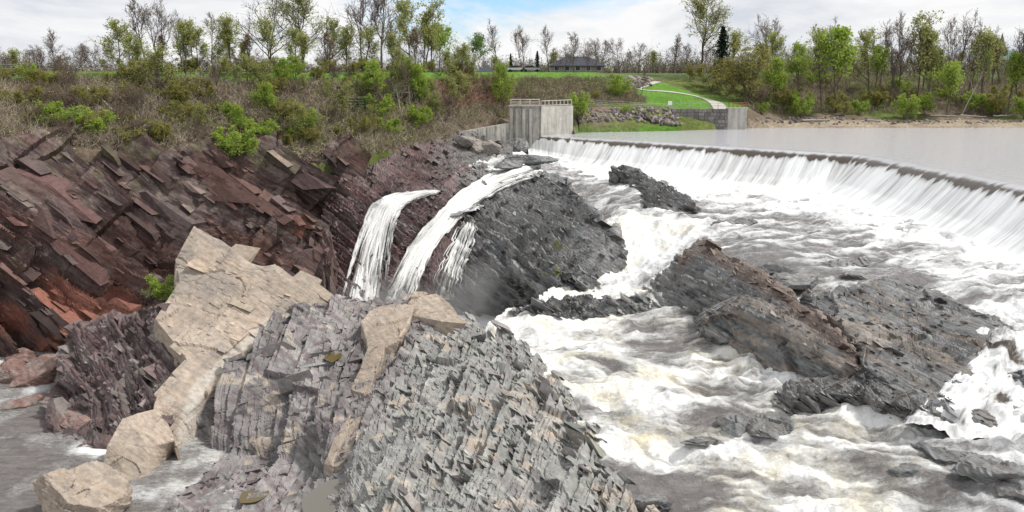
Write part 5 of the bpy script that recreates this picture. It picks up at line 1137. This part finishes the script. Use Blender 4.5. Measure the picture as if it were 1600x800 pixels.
# far woods: single bare trees beyond the park
k = 0
for px in list(range(-60, 700, 22)) + list(range(700, 1700, 26)):
    Y = rng.uniform(255, 330); k += 1
    if 850 < px < 940: Y = rng.uniform(285, 330)
    top = rng.uniform(78, 96) if px < 1000 else rng.uniform(70, 92)
    plant('round_bare' if k % 3 else ('bare' if k % 2 else 'bud'), px + rng.uniform(-8, 8), Y, top, 'far bare tree in the hazy row behind the park', 1.4, 'far bare trees behind the park')

# brush: uncountable twigs and young leaves on the banks
def brush(name, label, n, region, colf, hmin, hmax, seed, ntw=9, nlf=5, lean=.55, tw=.026, ls=.10):
    r = np.random.RandomState(seed); pts = []
    while len(pts) < n:
        m = 4000; px = r.uniform(region[0], region[1], m); Y = r.uniform(region[2], region[3], m)
        x = (px - 800) / FPX * Y * 1.02; z = terr(x, Y); ux, uy = proj(np.stack([x, Y, z], 1))
        ok = region[4](px, uy, Y, z, x)
        pts.extend(np.stack([x, Y, z, px, uy], 1)[ok].tolist())
    pts = np.array(pts[:n]); H = r.uniform(hmin, hmax, n) * (0.6 + 0.8 * np.clip(fbm(pts[:, :3] / 6, 3, seed) + .5, 0, 1))
    base = np.repeat(pts[:, :3], ntw, 0) + r.normal(size=(n * ntw, 3)) * np.array([.35, .35, .05]); hh = np.repeat(H, ntw) * r.uniform(.5, 1.15, n * ntw)
    d = r.normal(size=(n * ntw, 3)) * np.array([lean, lean, .15]) + np.array([0, -.15, 1]); d /= np.linalg.norm(d, axis=1, keepdims=True)
    mid = base + d * hh[:, None] * .55; d2 = d + r.normal(size=d.shape) * .4; d2[:, 2] -= .15; end = mid + d2 * hh[:, None] * .5
    wv = np.cross(d, r.normal(size=d.shape)); wv /= np.linalg.norm(wv, axis=1, keepdims=True); wv *= (tw + tw * .5 * r.rand(len(wv)))[:, None]
    wv2 = np.cross(d, wv) 
    V = np.stack([base - wv, base + wv, mid - wv * .7 + wv2 * .6, mid + wv * .7 + wv2 * .6, end], 1).reshape(-1, 3)
    i = np.arange(n * ntw)[:, None, None] * 5
    Q = (i + np.array([[0, 1, 3, 2]])[None]).reshape(-1, 4); T = (i + np.array([[2, 3, 4]])[None]).reshape(-1, 3)
    tc_, lc = colf(pts, r); ct = np.repeat(np.repeat(tc_, ntw, 0) * r.uniform(.7, 1.35, (n * ntw, 1)), 5, 0)
    nl = n * nlf; src = r.randint(0, ntw, nl) + np.repeat(np.arange(n), nlf) * ntw; t = r.rand(nl, 1)
    LVv, LF = leaf_cards(mid[src] * (1 - t) + end[src] * t, ls, .12, 1, seed + 1); cl = np.repeat(np.repeat(lc, nlf, 0) * r.uniform(.75, 1.25, (nl, 1)), 4, 0)
    o = link(name, make_mesh(name, np.concatenate([V, LVv]), [np.concatenate([Q, LF + len(V)]), T], False, np.clip(np.concatenate([ct, cl]), .005, .8)), M_brush)
    stuff(o); tag(o, label, 'brush')
def left_cols(p, r):
    n = len(p); g = np.clip(fbm(p[:, :3] / 7, 3, 77) * 2.2 + .12 + .60 * sstep(130, 400, p[:, 3]) - .55 * sstep(660, 700, p[:, 3]) * (p[:, 4] < 165), 0, 1)[:, None]
    g = np.where(r.rand(n, 1) < .25, r.rand(n, 1), g)
    red = (sstep(655, 700, p[:, 3]) * (p[:, 4] < 170))[:, None]
    tw = np.array([.34, .285, .225]) * (1 - red) + np.array([.38, .235, .19]) * red
    lf = np.array([.28, .23, .17]) * (1 - g) + np.array([.25, .30, .07]) * g
    return tw * r.uniform(.8, 1.3, (n, 1)), lf
brush('bank_brush', 'tangled bare and budding brush covering the left bank above the gorge', 9000, (-200, 800, 104, 200, lambda px, uy, Y, z, x: (Y > np.interp(px, EDGE[:, 0], EDGE[:, 1]) + .8) & (z < 28.2) & (uy > 119)), left_cols, .9, 2.6, 51, 10, 10, .95, .03)
def right_cols(p, r):
    n = len(p); g = np.clip(fbm(p[:, :3] / 8, 3, 78) * 1.3 + .5, 0, 1)[:, None]
    return np.array([.28, .23, .18]) * r.uniform(.7, 1.3, (n, 1)) * np.ones((n, 3)), np.array([.23, .19, .11]) * (1 - g) + np.array([.19, .27, .06]) * g
brush('slope_brush', 'brown and green scrub on the slope behind the concrete pier', 2200, (800, 1000, 191, 222, lambda px, uy, Y, z, x: (z < 28.3) & (uy < 163) & ~inpoly(px, uy, LAWN) & ~((px > 985) & (uy < 150))), right_cols, .5, 1.4, 52, 9, 9)
brush('shore_brush', 'green and brown undergrowth beneath the trees of the right bank', 3600, (1150, 1800, 209, 262, lambda px, uy, Y, z, x: (z > 20.0) & (z < 28.6) & (uy < 178) & ~inpoly(px, uy, LAWN)), right_cols, .9, 2.8, 53, 9, 12)

def far_cols(p, r):
    n = len(p); g = np.clip(fbm(p[:, :3] / 14, 3, 79) * 1.3 + .35, 0, 1)[:, None]
    return np.array([.20, .165, .15]) * r.uniform(.75, 1.25, (n, 1)) * np.ones((n, 3)), np.array([.20, .165, .14]) * (1 - g) + np.array([.20, .215, .10]) * g
brush('far_woodland', 'hazy band of bare far woodland behind the park', 2700, (-350, 1900, 262, 345, lambda px, uy, Y, z, x: ~((px > 850) & (px < 940) & (Y < 285))), far_cols, 3.0, 6.5, 54, 12, 16, .35, .05, .26)
# shrubs in the brush
sh_r = np.random.RandomState(8); kk_ = 0
while kk_ < 120:
    px = sh_r.uniform(-80, 790); lo = np.interp(px, EDGE[:, 0], EDGE[:, 1]); Y = sh_r.uniform(lo + 1.5, lo + 34); x, z_ = ground(px, Y)
    if z_ > 28.4: continue
    kk_ += 1; g_ = px + sh_r.normal() * 120
    if 660 < px < 790 and z_ > 22: kd = 'bare_bush'
    else: kd = ('bare_bush' if sh_r.rand() < .6 else 'olive_bush') if g_ < 200 else ('olive_bush' if sh_r.rand() < .65 else ('lime_bush' if sh_r.rand() < .45 else 'bare_bush'))
    plant(kd, px, Y, 0, {'bare_bush': 'bare twiggy shrub in the tangle of the left bank', 'olive_bush': 'budding olive shrub in the tangle of the left bank', 'lime_bush': 'young lime green shrub in the tangle of the left bank'}[kd], sh_r.uniform(1.1, 1.6), 'shrubs of the left bank', sh_r.uniform(1.8, 3.8))

ONES = 'first second third fourth fifth sixth seventh eighth ninth tenth eleventh twelfth thirteenth fourteenth fifteenth sixteenth seventeenth eighteenth nineteenth'.split()
TENS = {2: ('twentieth', 'twenty'), 3: ('thirtieth', 'thirty'), 4: ('fortieth', 'forty'), 5: ('fiftieth', 'fifty'), 6: ('sixtieth', 'sixty'), 7: ('seventieth', 'seventy'), 8: ('eightieth', 'eighty'), 9: ('ninetieth', 'ninety')}
def ordinal(n): return ONES[n - 1] if n < 20 else (TENS[n // 10][0] if n % 10 == 0 else TENS[n // 10][1] + '-' + ONES[n % 10 - 1])
same = {}
for o in C.objects:
    if o.parent is None and o.get('group'): same.setdefault(o['label'], []).append(o)
for lab, l in same.items():
    if len(l) > 1:
        for k_, o in enumerate(sorted(l, key=lambda q: q.location.x / q.location.y)): o['label'] = lab + ', ' + ordinal(k_ + 1) + ' from the left'

# ------------------------------------------------------------------ built things
def box_part(name, boxes, mat, parent): return link(name, boxes_mesh(name, boxes), mat, parent)
def wall_between(p0, p1, z0a, z1a, z0b, z1b, th, name, mat, parent):
    """upright wall from p0 to p1; bottom / top heights at both ends"""
    p0, p1 = np.array(p0[:2]), np.array(p1[:2]); d = (p1 - p0) / np.linalg.norm(p1 - p0); n = np.array([d[1], -d[0]]) * th / 2
    V = []
    for p, zb, zt_ in ((p0, z0a, z1a), (p1, z0b, z1b)):
        for s in (-1, 1):
            for z in (zb, zt_): V.append((*(p + s * n), z))
    return link(name, make_mesh(name, np.array(V), BOXF), mat, parent)
w0, w1, w2 = P(798, 166, 181.5), P(843, 166, 181.0), P(893, 164, 186.5)
pier = thing('concrete_pier', 'tall stained concrete wall at the left end of the dam, ribbed on its left half', 'wall')
topz = w0[2]
wall_between(w0, w1, 9, topz, 9, topz, .9, 'ribbed_panel', M_conc, pier)
wall_between(w1 + np.array([.02, .1, 0]), w2, 9, topz - .05, 9, topz - .05, .9, 'plain_panel', M_conc2, pier)
dpx = (w1 - w0) / np.linalg.norm(w1 - w0)
for t in (0.02, .22, .46, .70):
    c = w0 + (w1 - w0) * t; box_part('rib', [((c[0], c[1] - .58, (9 + topz) / 2 - .2), (.55, .5, topz - 9 - .4), math.atan2(dpx[1], dpx[0]))], M_conc2, pier)
c = (w0 + w1) / 2; box_part('cap', [((c[0], c[1] - .1, topz + .12), (np.linalg.norm(w1 - w0) + .6, 1.5, .24), math.atan2(dpx[1], dpx[0]))], M_conc2, pier)
low0, low1 = P(714, 203, 171.5), P(797.5, 190, 181.3)
lw_ = thing('low_concrete_wall', 'low grey concrete wall left of the ribbed pier, sloping down to the rocks', 'wall')
wall_between(low0, low1, 9, low0[2] - .4, 9, low1[2] - .2, .8, 'panel', M_conc, lw_)
def railing(name, label, pts, h, gap, mat, rails=(1.0, .55), post=.09, infill=0, seg_panels=False, group=None):
    t = thing(name, label, 'railing', tuple(pts[0]), group); o = np.array(pts[0]); pts = np.array(pts)
    pm = boxes_mesh('post', [((0, 0, h / 2 - .1), (post * 1.3, post * 1.3, h + .2))])
    for a, b in zip(pts[:-1], pts[1:]):
        L = np.linalg.norm(b - a); n = max(1, int(round(L / gap)))
        for k in range(n + 1):
            c = a + (b - a) * k / n - o; link('post', pm, mat, t, tuple(c))
        d = (b - a) / L; rz_ = math.atan2(d[1], d[0])
        for f in rails:
            V, F = tubes([[(*(a - o + np.array([0, 0, h * f])), post * .55), (*(b - o + np.array([0, 0, h * f])), post * .55)]], 6); link('rail', make_mesh('rail', V, F), mat, t)
    return t
z = np.array([0, 0, .24])
railing('railing', 'pale concrete railing on top of the ribbed pier', [w0 + z, w1 + z], 1.0, 1.7, M_conc2, (1.0, .55), .2)
railing('railing', 'pale panel railing on top of the plain concrete wall section', [w1 + np.array([.3, .1, -.03]), w2 + np.array([0, 0, -.03])], 1.0, .95, M_conc2, (1.0, .15), .16)
def on_ground(px, Y, dz=0.0):
    x, zz = ground(px, Y); return np.array([x, Y, zz + dz])
railing('railing', 'thin grey railing along the top of the riprap bank', [on_ground(a, b) for a, b in ((905, 196), (950, 199), (1000, 201), (1048, 203))], 1.1, 2.2, M_metal, (1.0, .66, .33), .06)
railing('timber_fence', 'thin grey fence line crossing the brush left of the pier', [on_ground(a, b) for a, b in ((650, 172), (700, 176), (745, 181), (795, 187))], 1.1, 2.5, M_wood, (1.0, .6), .07)
lk = on_ground(632, 166, 0); t = thing('timber_lookout', 'small grey timber lookout with slanted railing in the brush bank', 'platform', tuple(lk))
box_part('deck', [((0, 0, 1.2), (3.4, 2, .18), .1)], M_wood, t)
for dx in (-1.5, 1.5):
    for dy in (-.85, .85): box_part('leg', [((dx, dy, .3), (.16, .16, 1.9))], M_wood, t)
for k in range(5): box_part('baluster', [((-1.5 + k * .75, -.95, 1.8), (.14, .1, 1.1), 0)], M_wood, t)
box_part('rail', [((0, -.95, 2.4), (3.4, .14, .1))], M_wood, t)
gp = on_ground(563, 156, 0); t = thing('green_platform', 'dark green timber platform with slatted rails in the brush', 'platform', tuple(gp))
box_part('deck', [((0, 0, .9), (3.6, 2.2, .2))], M_green_wood, t)
for k in range(3): box_part('slat', [((0, -1.12, 1.3 + k * .42), (3.6, .08, .22))], M_green_wood, t)
for dx in (-1.7, 1.7): box_part('post', [((dx, -1.0, .9), (.16, .14, 2.8))], M_green_wood, t)

# stone wall with railing on the far bank
s0, s1, s2 = P(1050, 170, 200), P(1137, 170, 200.5), P(1166, 169, 201.5); zt_ = s0[2]; zb_ = 17.0
sw = thing('stone_wall', 'grey stone block wall at the water edge of the far bank', 'wall', (s0[0], s0[1], zb_))
rg2 = np.random.RandomState(3); M_blk = [plain('wall_stone', c, .9, 3, .3, .04) for c in ((.20, .185, .175), (.26, .24, .22), (.16, .15, .145))]
box_part('core', [(((s1[0] - s0[0]) / 2, .75, (zt_ - zb_) / 2 - .05), (s1[0] - s0[0] - .1, 1.0, zt_ - zb_ - .1))], M_blk[2], sw)
nrow_ = 7; ch = (zt_ - zb_) / nrow_
bm_ = [boulder_mesh('stone_block', (1, 1, 1), 400 + k, 2, ((.2, .2, .2),), 6, .02) for k in range(3)]
for r_ in range(nrow_):
    x = 0.0
    while x < s1[0] - s0[0] - .2:
        wd = min(rg2.uniform(.7, 1.5), s1[0] - s0[0] - x); k = rg2.randint(3)
        me = bpy.data.meshes.get('stone_block_box_%d' % k)
        if me is None:
            me = boxes_mesh('stone_block_box_%d' % k, [((0, 0, 0), (1, 1, 1))]); me.materials.append(M_blk[k])
        o = link('stone_block', me, None, sw, (x + wd / 2, .12 - rg2.uniform(0, .12), ch * (r_ + .5))); o.scale = (wd - .06, .5, ch - .05); x += wd
be = thing('wall_end', 'pale concrete block forming the right end of the stone wall', 'wall', (s1[0], s1[1], zb_))
box_part('body', [(((s2[0] - s1[0]) / 2, .7, (zt_ - zb_) / 2), (s2[0] - s1[0] - .05, 1.6, zt_ - zb_))], M_conc2, be)
box_part('cap', [(((s2[0] - s1[0]) / 2, .7, zt_ - zb_ + .1), (s2[0] - s1[0] + .2, 1.8, .2))], M_conc2, be)
railing('railing', 'grey metal railing along the top of the stone wall', [np.array([s0[0], s0[1] + .4, zt_]), np.array([s1[0], s1[1] + .4, zt_])], 1.15, 1.9, M_metal, (1.0, .5), .07)
railing('railing', 'rusty railing section at the right end of the stone wall', [np.array([s1[0] + .3, s1[1] + .4, zt_ + .2]), np.array([s2[0], s2[1] + .4, zt_ + .2])], 1.0, .9, M_rust, (1.0, .5, .1), .08)
sg = thing('sign', 'small white sign on a post at the left end of the stone wall', 'sign', (s0[0] - .4, s0[1] + .3, zt_ - .6))
box_part('post', [((0, 0, .9), (.1, .1, 1.8))], M_metal, sg); box_part('board', [((0, -.08, 1.75), (.9, .05, .8), .3)], M_white, sg)
# gravel path
def draped(name, left, right, mat, dz=.05, n=60):
    L = resample(np.array([P(*p) for p in left]), n, .2); R_ = resample(np.array([P(*p) for p in right]), n, .2); m = 6
    G = L[:, None] * (1 - np.linspace(0, 1, m))[None, :, None] + R_[:, None] * np.linspace(0, 1, m)[None, :, None]
    G[..., 2] = terr(G[..., 0], G[..., 1]) + dz + .06
    return struct(link(name, make_mesh(name, G.reshape(-1, 3), grid_faces(n, m), True), mat))
draped('gravel_path', [(1022, 127, 229), (1002, 134, 223), (984, 140.5, 219), (1035, 143, 219), (1085, 149, 217), (1105, 158, 211), (1115, 168, 206)], [(1034, 127, 229), (1014, 134, 223), (1003, 138.5, 219.5), (1040, 141.5, 220), (1092, 147, 218), (1120, 157, 212), (1138, 168, 206)], M_path)
# stones: riprap and wall of rocks by the path
STM = []
for k in range(8):
    rg3 = np.random.RandomState(k); c = [(.24, .21, .20), (.17, .15, .145), (.12, .105, .105), (.33, .29, .26)][k % 4]
    me = boulder_mesh('stone', (1, .85, .7), 500 + k, 2, (c,), 9, .04); me.materials.append(M_dry); STM.append(me)
def stones(name, label, region, n, smin, smax, seed):
    r = np.random.RandomState(seed); pts = []
    while len(pts) < n:
        px, py, Y = r.uniform(region[0], region[1]), r.uniform(region[2], region[3]), r.uniform(region[4], region[5]); x, zz = ground(px, Y); ux, uy = proj(np.array([x, Y, zz]))
        if region[2] < uy < region[3]: pts.append((x, Y, zz))
    o = thing(name, label, 'stones', pts[0])
    for p in pts:
        s = r.uniform(smin, smax) * (1.5 if r.rand() < .12 else 1); q = link('stone', STM[r.randint(8)], None, o, tuple(np.array(p) - np.array(pts[0]) + np.array([0, 0, s * .15]))); q.scale = (s, s, s); q.rotation_euler = tuple(r.uniform(-3, 3, 3))
stones('riprap_bank', 'grey stone riprap on the bank between pier and stone wall', (900, 1052, 170, 191, 190, 202), 290, .25, .5, 1)
stones('rock_pile', 'pile of dark rocks beside the top of the gravel path', (977, 1010, 122, 138, 216, 232), 70, .4, .8, 2)
stones('shore_stones', 'pale stones scattered along the right shore waterline', (1172, 1640, 184, 194, 205, 212), 150, .18, .42, 3)
stones('waterline_stones', 'row of pale flat stones at the waterline left of the stone wall', (1010, 1062, 189, 195, 194, 200), 16, .35, .6, 4)
# driftwood
def log(name, label, p0, p1, r0, mat):
    a, b = np.array(p0), np.array(p1); r = np.random.RandomState(int(abs(a[0] * 7)) % 1000)
    path = [(*(a + (b - a) * t + r.normal(size=3) * .06), r0 * (1 - .5 * t)) for t in np.linspace(0, 1, 7)]
    mid = np.array(path[3][:3]); st = [(*mid, r0 * .5), (*(mid + np.array([.4, -.3, .7])), r0 * .25)]
    t = thing(name, label, 'log', tuple(a))
    V, F = tubes([path], 7); link('trunk', make_mesh('trunk', V - a, F, True), mat, t); V, F = tubes([st], 5); link('branch_stub', make_mesh('branch_stub', V - a, F, True), mat, t)
log('driftwood_log', 'long pale driftwood log lying on the right shore', on_ground(1240, 209.5, .2), on_ground(1284, 209, .25), .28, M_birch)
log('driftwood_log', 'short pale log on the shore right of the long one', on_ground(1335, 210, .2), on_ground(1360, 209.5, .2), .2, M_birch)
log('fallen_trunk', 'pale fallen trunk lying in the brush of the left bank', on_ground(160, 139, 1.3), on_ground(202, 133.5, 1.2), .14, M_birch)
log('fallen_trunk', 'thin pale stem leaning out of the brush above the rock shelf', on_ground(570, 150, .8), on_ground(582, 146.5, 1.0), .1, M_birch)
log('fallen_trunk', 'grey crooked stem in the brush at the gorge rim', on_ground(395, 141, .8), on_ground(420, 140, 2.0), .1, M_birch)
for k, (a, b, c, d) in enumerate([(1435, 1475, 213, 214), (1480, 1520, 214, 213.5), (1530, 1565, 213.5, 214.5)]):
    log('driftwood_log', ['bleached log under the white barked leaning tree', 'bleached log between the leaning tree and the far right bush', 'bleached log near the far right shore bush'][k], on_ground(a, c, .5), on_ground(b, d, .3), .16, M_birch)
# fence, barrier and hedges on the left field
railing('wire_fence', 'wire fence with thin pale posts along the left bank top', [on_ground(a, b) for a, b in ((-80, 146), (60, 149), (235, 153), (330, 157))], 1.3, 2.9, M_metal, (1.0, .5), .05)
bp = on_ground(60, 196); t = thing('white_barrier', 'long low white slatted barrier on the left field', 'barrier', tuple(bp))
for k in range(3): box_part('slat', [((2.9, 0, .35 + .35 * k), (6.2, .08, .22))], M_white, t)
for k in range(5): box_part('post', [((.1 + k * 1.4, .1, .55), (.12, .1, 1.2))], M_white, t)
def hedge(px0, px1, Y, h, label, leaf=None):
    a, b = on_ground(px0, Y), on_ground(px1, Y); n = int((b[0] - a[0]) * 160); r = np.random.RandomState(int(px0) + 500)
    p = np.stack([r.uniform(0, b[0] - a[0], n), r.normal(size=n) * .3, r.uniform(0.1, 1, n) ** .8 * h], 1); p[:, 2] *= .85 + .2 * vnoise(np.stack([p[:, 0] / .8, 0 * p[:, 0], 0 * p[:, 0]], 1), 4)
    V, F = leaf_cards(p, .12, .05, 1, 9); t = thing('hedge', label, 'hedge', tuple(a)); me = make_mesh('leaves', V, F); link('leaves', me, leaf or L_yellow, t)
    ps = [[(x, r.normal() * .1, 0, .03), (x + r.normal() * .2, r.normal() * .1, h * .8, .01)] for x in np.arange(.2, b[0] - a[0], .5)]; V, F = tubes(ps, 4); link('stems', make_mesh('stems', V, F), M_bark, t)
hedge(-60, 58, 190, .75, 'yellow flowering hedge at the far left edge of the field'); hedge(100, 206, 188, .8, 'yellow flowering hedge right of the white barrier'); hedge(262, 335, 184, 1.1, 'yellow hedge behind the crooked bare trees'); hedge(912, 950, 232, 1.1, 'clipped olive hedge right of the dark roofed house', L_olive)
# houses
M_roof = plain('dark_slate_roof', (.055, .055, .075), .8, 2, .2, .02); M_wallg = plain('grey_siding', (.30, .28, .27), .8, 2, .1, .01); M_glass = plain('dark_glass', (.03, .035, .04), .15, 2, .1, 0); M_brick = plain('red_brick', (.30, .13, .10), .85, 4, .2, .02); M_green_roof = plain('green_metal_roof', (.14, .24, .22), .6, 2, .12, 0); M_spire = plain('dark_green_spire', (.06, .09, .085), .6, 2, .12, 0)
def house(name, label, px, Y, wdt, dep, hw, hr, wall_m, roof_m, ridge=.5, nwin=3, rz=0.0, ww=1.2):
    p = on_ground(px, Y); t = thing(name, label, 'building', tuple(p), None, rz)
    box_part('wall', [((0, 0, hw / 2 - .3), (wdt, dep, hw + .6))], wall_m, t)
    e = .5; a, b = wdt / 2 + e, dep / 2 + e; r = wdt / 2 * ridge
    V = [(-a, -b, hw), (a, -b, hw), (a, b, hw), (-a, b, hw), (-r, 0, hw + hr), (r, 0, hw + hr), (-a, -b, hw - .2), (a, -b, hw - .2), (a, b, hw - .2), (-a, b, hw - .2)]
    F4 = np.array([[0, 1, 5, 4], [2, 3, 4, 5], [6, 7, 1, 0], [7, 8, 2, 1], [8, 9, 3, 2], [9, 6, 0, 3], [6, 9, 8, 7]]); F3 = np.array([[1, 2, 5], [3, 0, 4]])
    rf = link('roof', make_mesh('roof', V, [F4, F3]), roof_m, t); box_part('chimney', [((-wdt * .2, .4, hw + hr * .9), (.7, .7, 1.4))], wall_m, rf)
    for k in range(nwin):
        x = -wdt / 2 + wdt * (k + .5) / nwin; wn = box_part('window', [((x, -dep / 2 - .02, hw * .55), (ww, .08, 1.1))], M_white, t); box_part('pane', [((x, -dep / 2 - .075, hw * .55), (ww - .2, .04, .9))], M_glass, wn)
    return t
house('house', 'long low house with a dark hipped roof behind the grass edge', 897, 236, 12.5, 9, 1.5, 2.2, M_wallg, M_roof, .45, 5)
house('house', 'dark low shed roof behind the trees left of the main house', 775, 262, 9, 6, 1.6, 1.2, M_wallg, M_roof, .8, 3)
house('brick_building', 'low red brick building glimpsed behind the trees right of the willow', 1215, 300, 16, 9, 2.2, 1.0, M_brick, M_wallg, .9, 6)
house('brick_building', 'low red brick building behind the right bank, farther right', 1325, 300, 12, 9, 2.4, 1.0, M_brick, M_wallg, .9, 4)
ch_ = house('church', 'church with a long green roof and dark spire behind the right bank trees', 1575, 330, 26, 12, 4.2, 3.2, M_wallg, M_green_roof, .9, 6)
V, F = tubes([[(-10.5, -2, 0, 2.2), (-10.5, -2, 7.6, 2.2), (-10.5, -2, 7.7, 2.0), (-10.5, -2, 9.2, 1.0), (-10.5, -2, 13, .05)]], 8); link('spire', make_mesh('spire', V, F), M_spire, ch_)
V, F = tubes([[(-33, 0, 0, 1.6), (-33, 0, 7, 1.6), (-33, 0, 7.1, 1.3), (-33, 0, 11.5, .05)]], 8); link('spire', make_mesh('spire', V, F), M_spire, ch_)
# cars beside the park
M_tyre = plain('tyre', (.02, .02, .02), .8, 4, .1, 0)
def car(px, Y, paint, label):
    p = on_ground(px, Y, .05); t = thing('parked_car', label, 'car', tuple(p), 'cars parked by the park')
    prof = [(-2.1, .45), (-2.1, .85), (-1.9, .95), (1.1, 1.0), (2.0, .85), (2.15, .5)]
    cab = [(-1.7, .98), (-1.25, 1.45), (.35, 1.48), (1.05, .98)]
    def extr(pr, w_, name, m_):
        n = len(pr); V = [(x, s * w_, z_) for s in (-1, 1) for x, z_ in pr]; F4 = np.array([[i, (i + 1) % n, (i + 1) % n + n, i + n] for i in range(n)])
        me = bpy.data.meshes.new(name); me.from_pydata(V, [], F4.tolist() + [list(range(n))[::-1], list(range(n, 2 * n))]); return link(name, me, m_, t)
    extr(prof, .88, 'body', paint); extr(cab, .76, 'cabin', M_glass)
    for x in (-1.35, 1.35):
        for s in (-.8, .8):
            V, F = tubes([[(x, s - .12, .32, .02), (x, s - .11, .32, .32), (x, s + .11, .32, .32), (x, s + .12, .32, .02)]], 14); link('wheel', make_mesh('wheel', V, F), M_tyre, t)
car(806, 230, M_white, 'white car parked beyond the grass, left of two'); car(829, 230, plain('silver_paint', (.45, .46, .48), .35, 3, .05, 0), 'silver car parked beyond the grass, right of two')
# pools lying on the foreground outcrop (heights follow the rock there)
pool('yellow brown rain pool on the low ledge at the bottom left of the outcrop', [(378, 768), (415, 764), (420, 772), (400, 784), (375, 785)], 64.5, M_puddle)
pool('grey rain pool at the bottom of the outcrop below the tan block', [(470, 780), (510, 752), (545, 748), (560, 765), (530, 810), (480, 810)], 57.0, M_puddle2)
pool('small yellow rain pool behind the upper tan slab', [(505, 560), (522, 548), (535, 553), (520, 566)], 78.3, M_puddle)
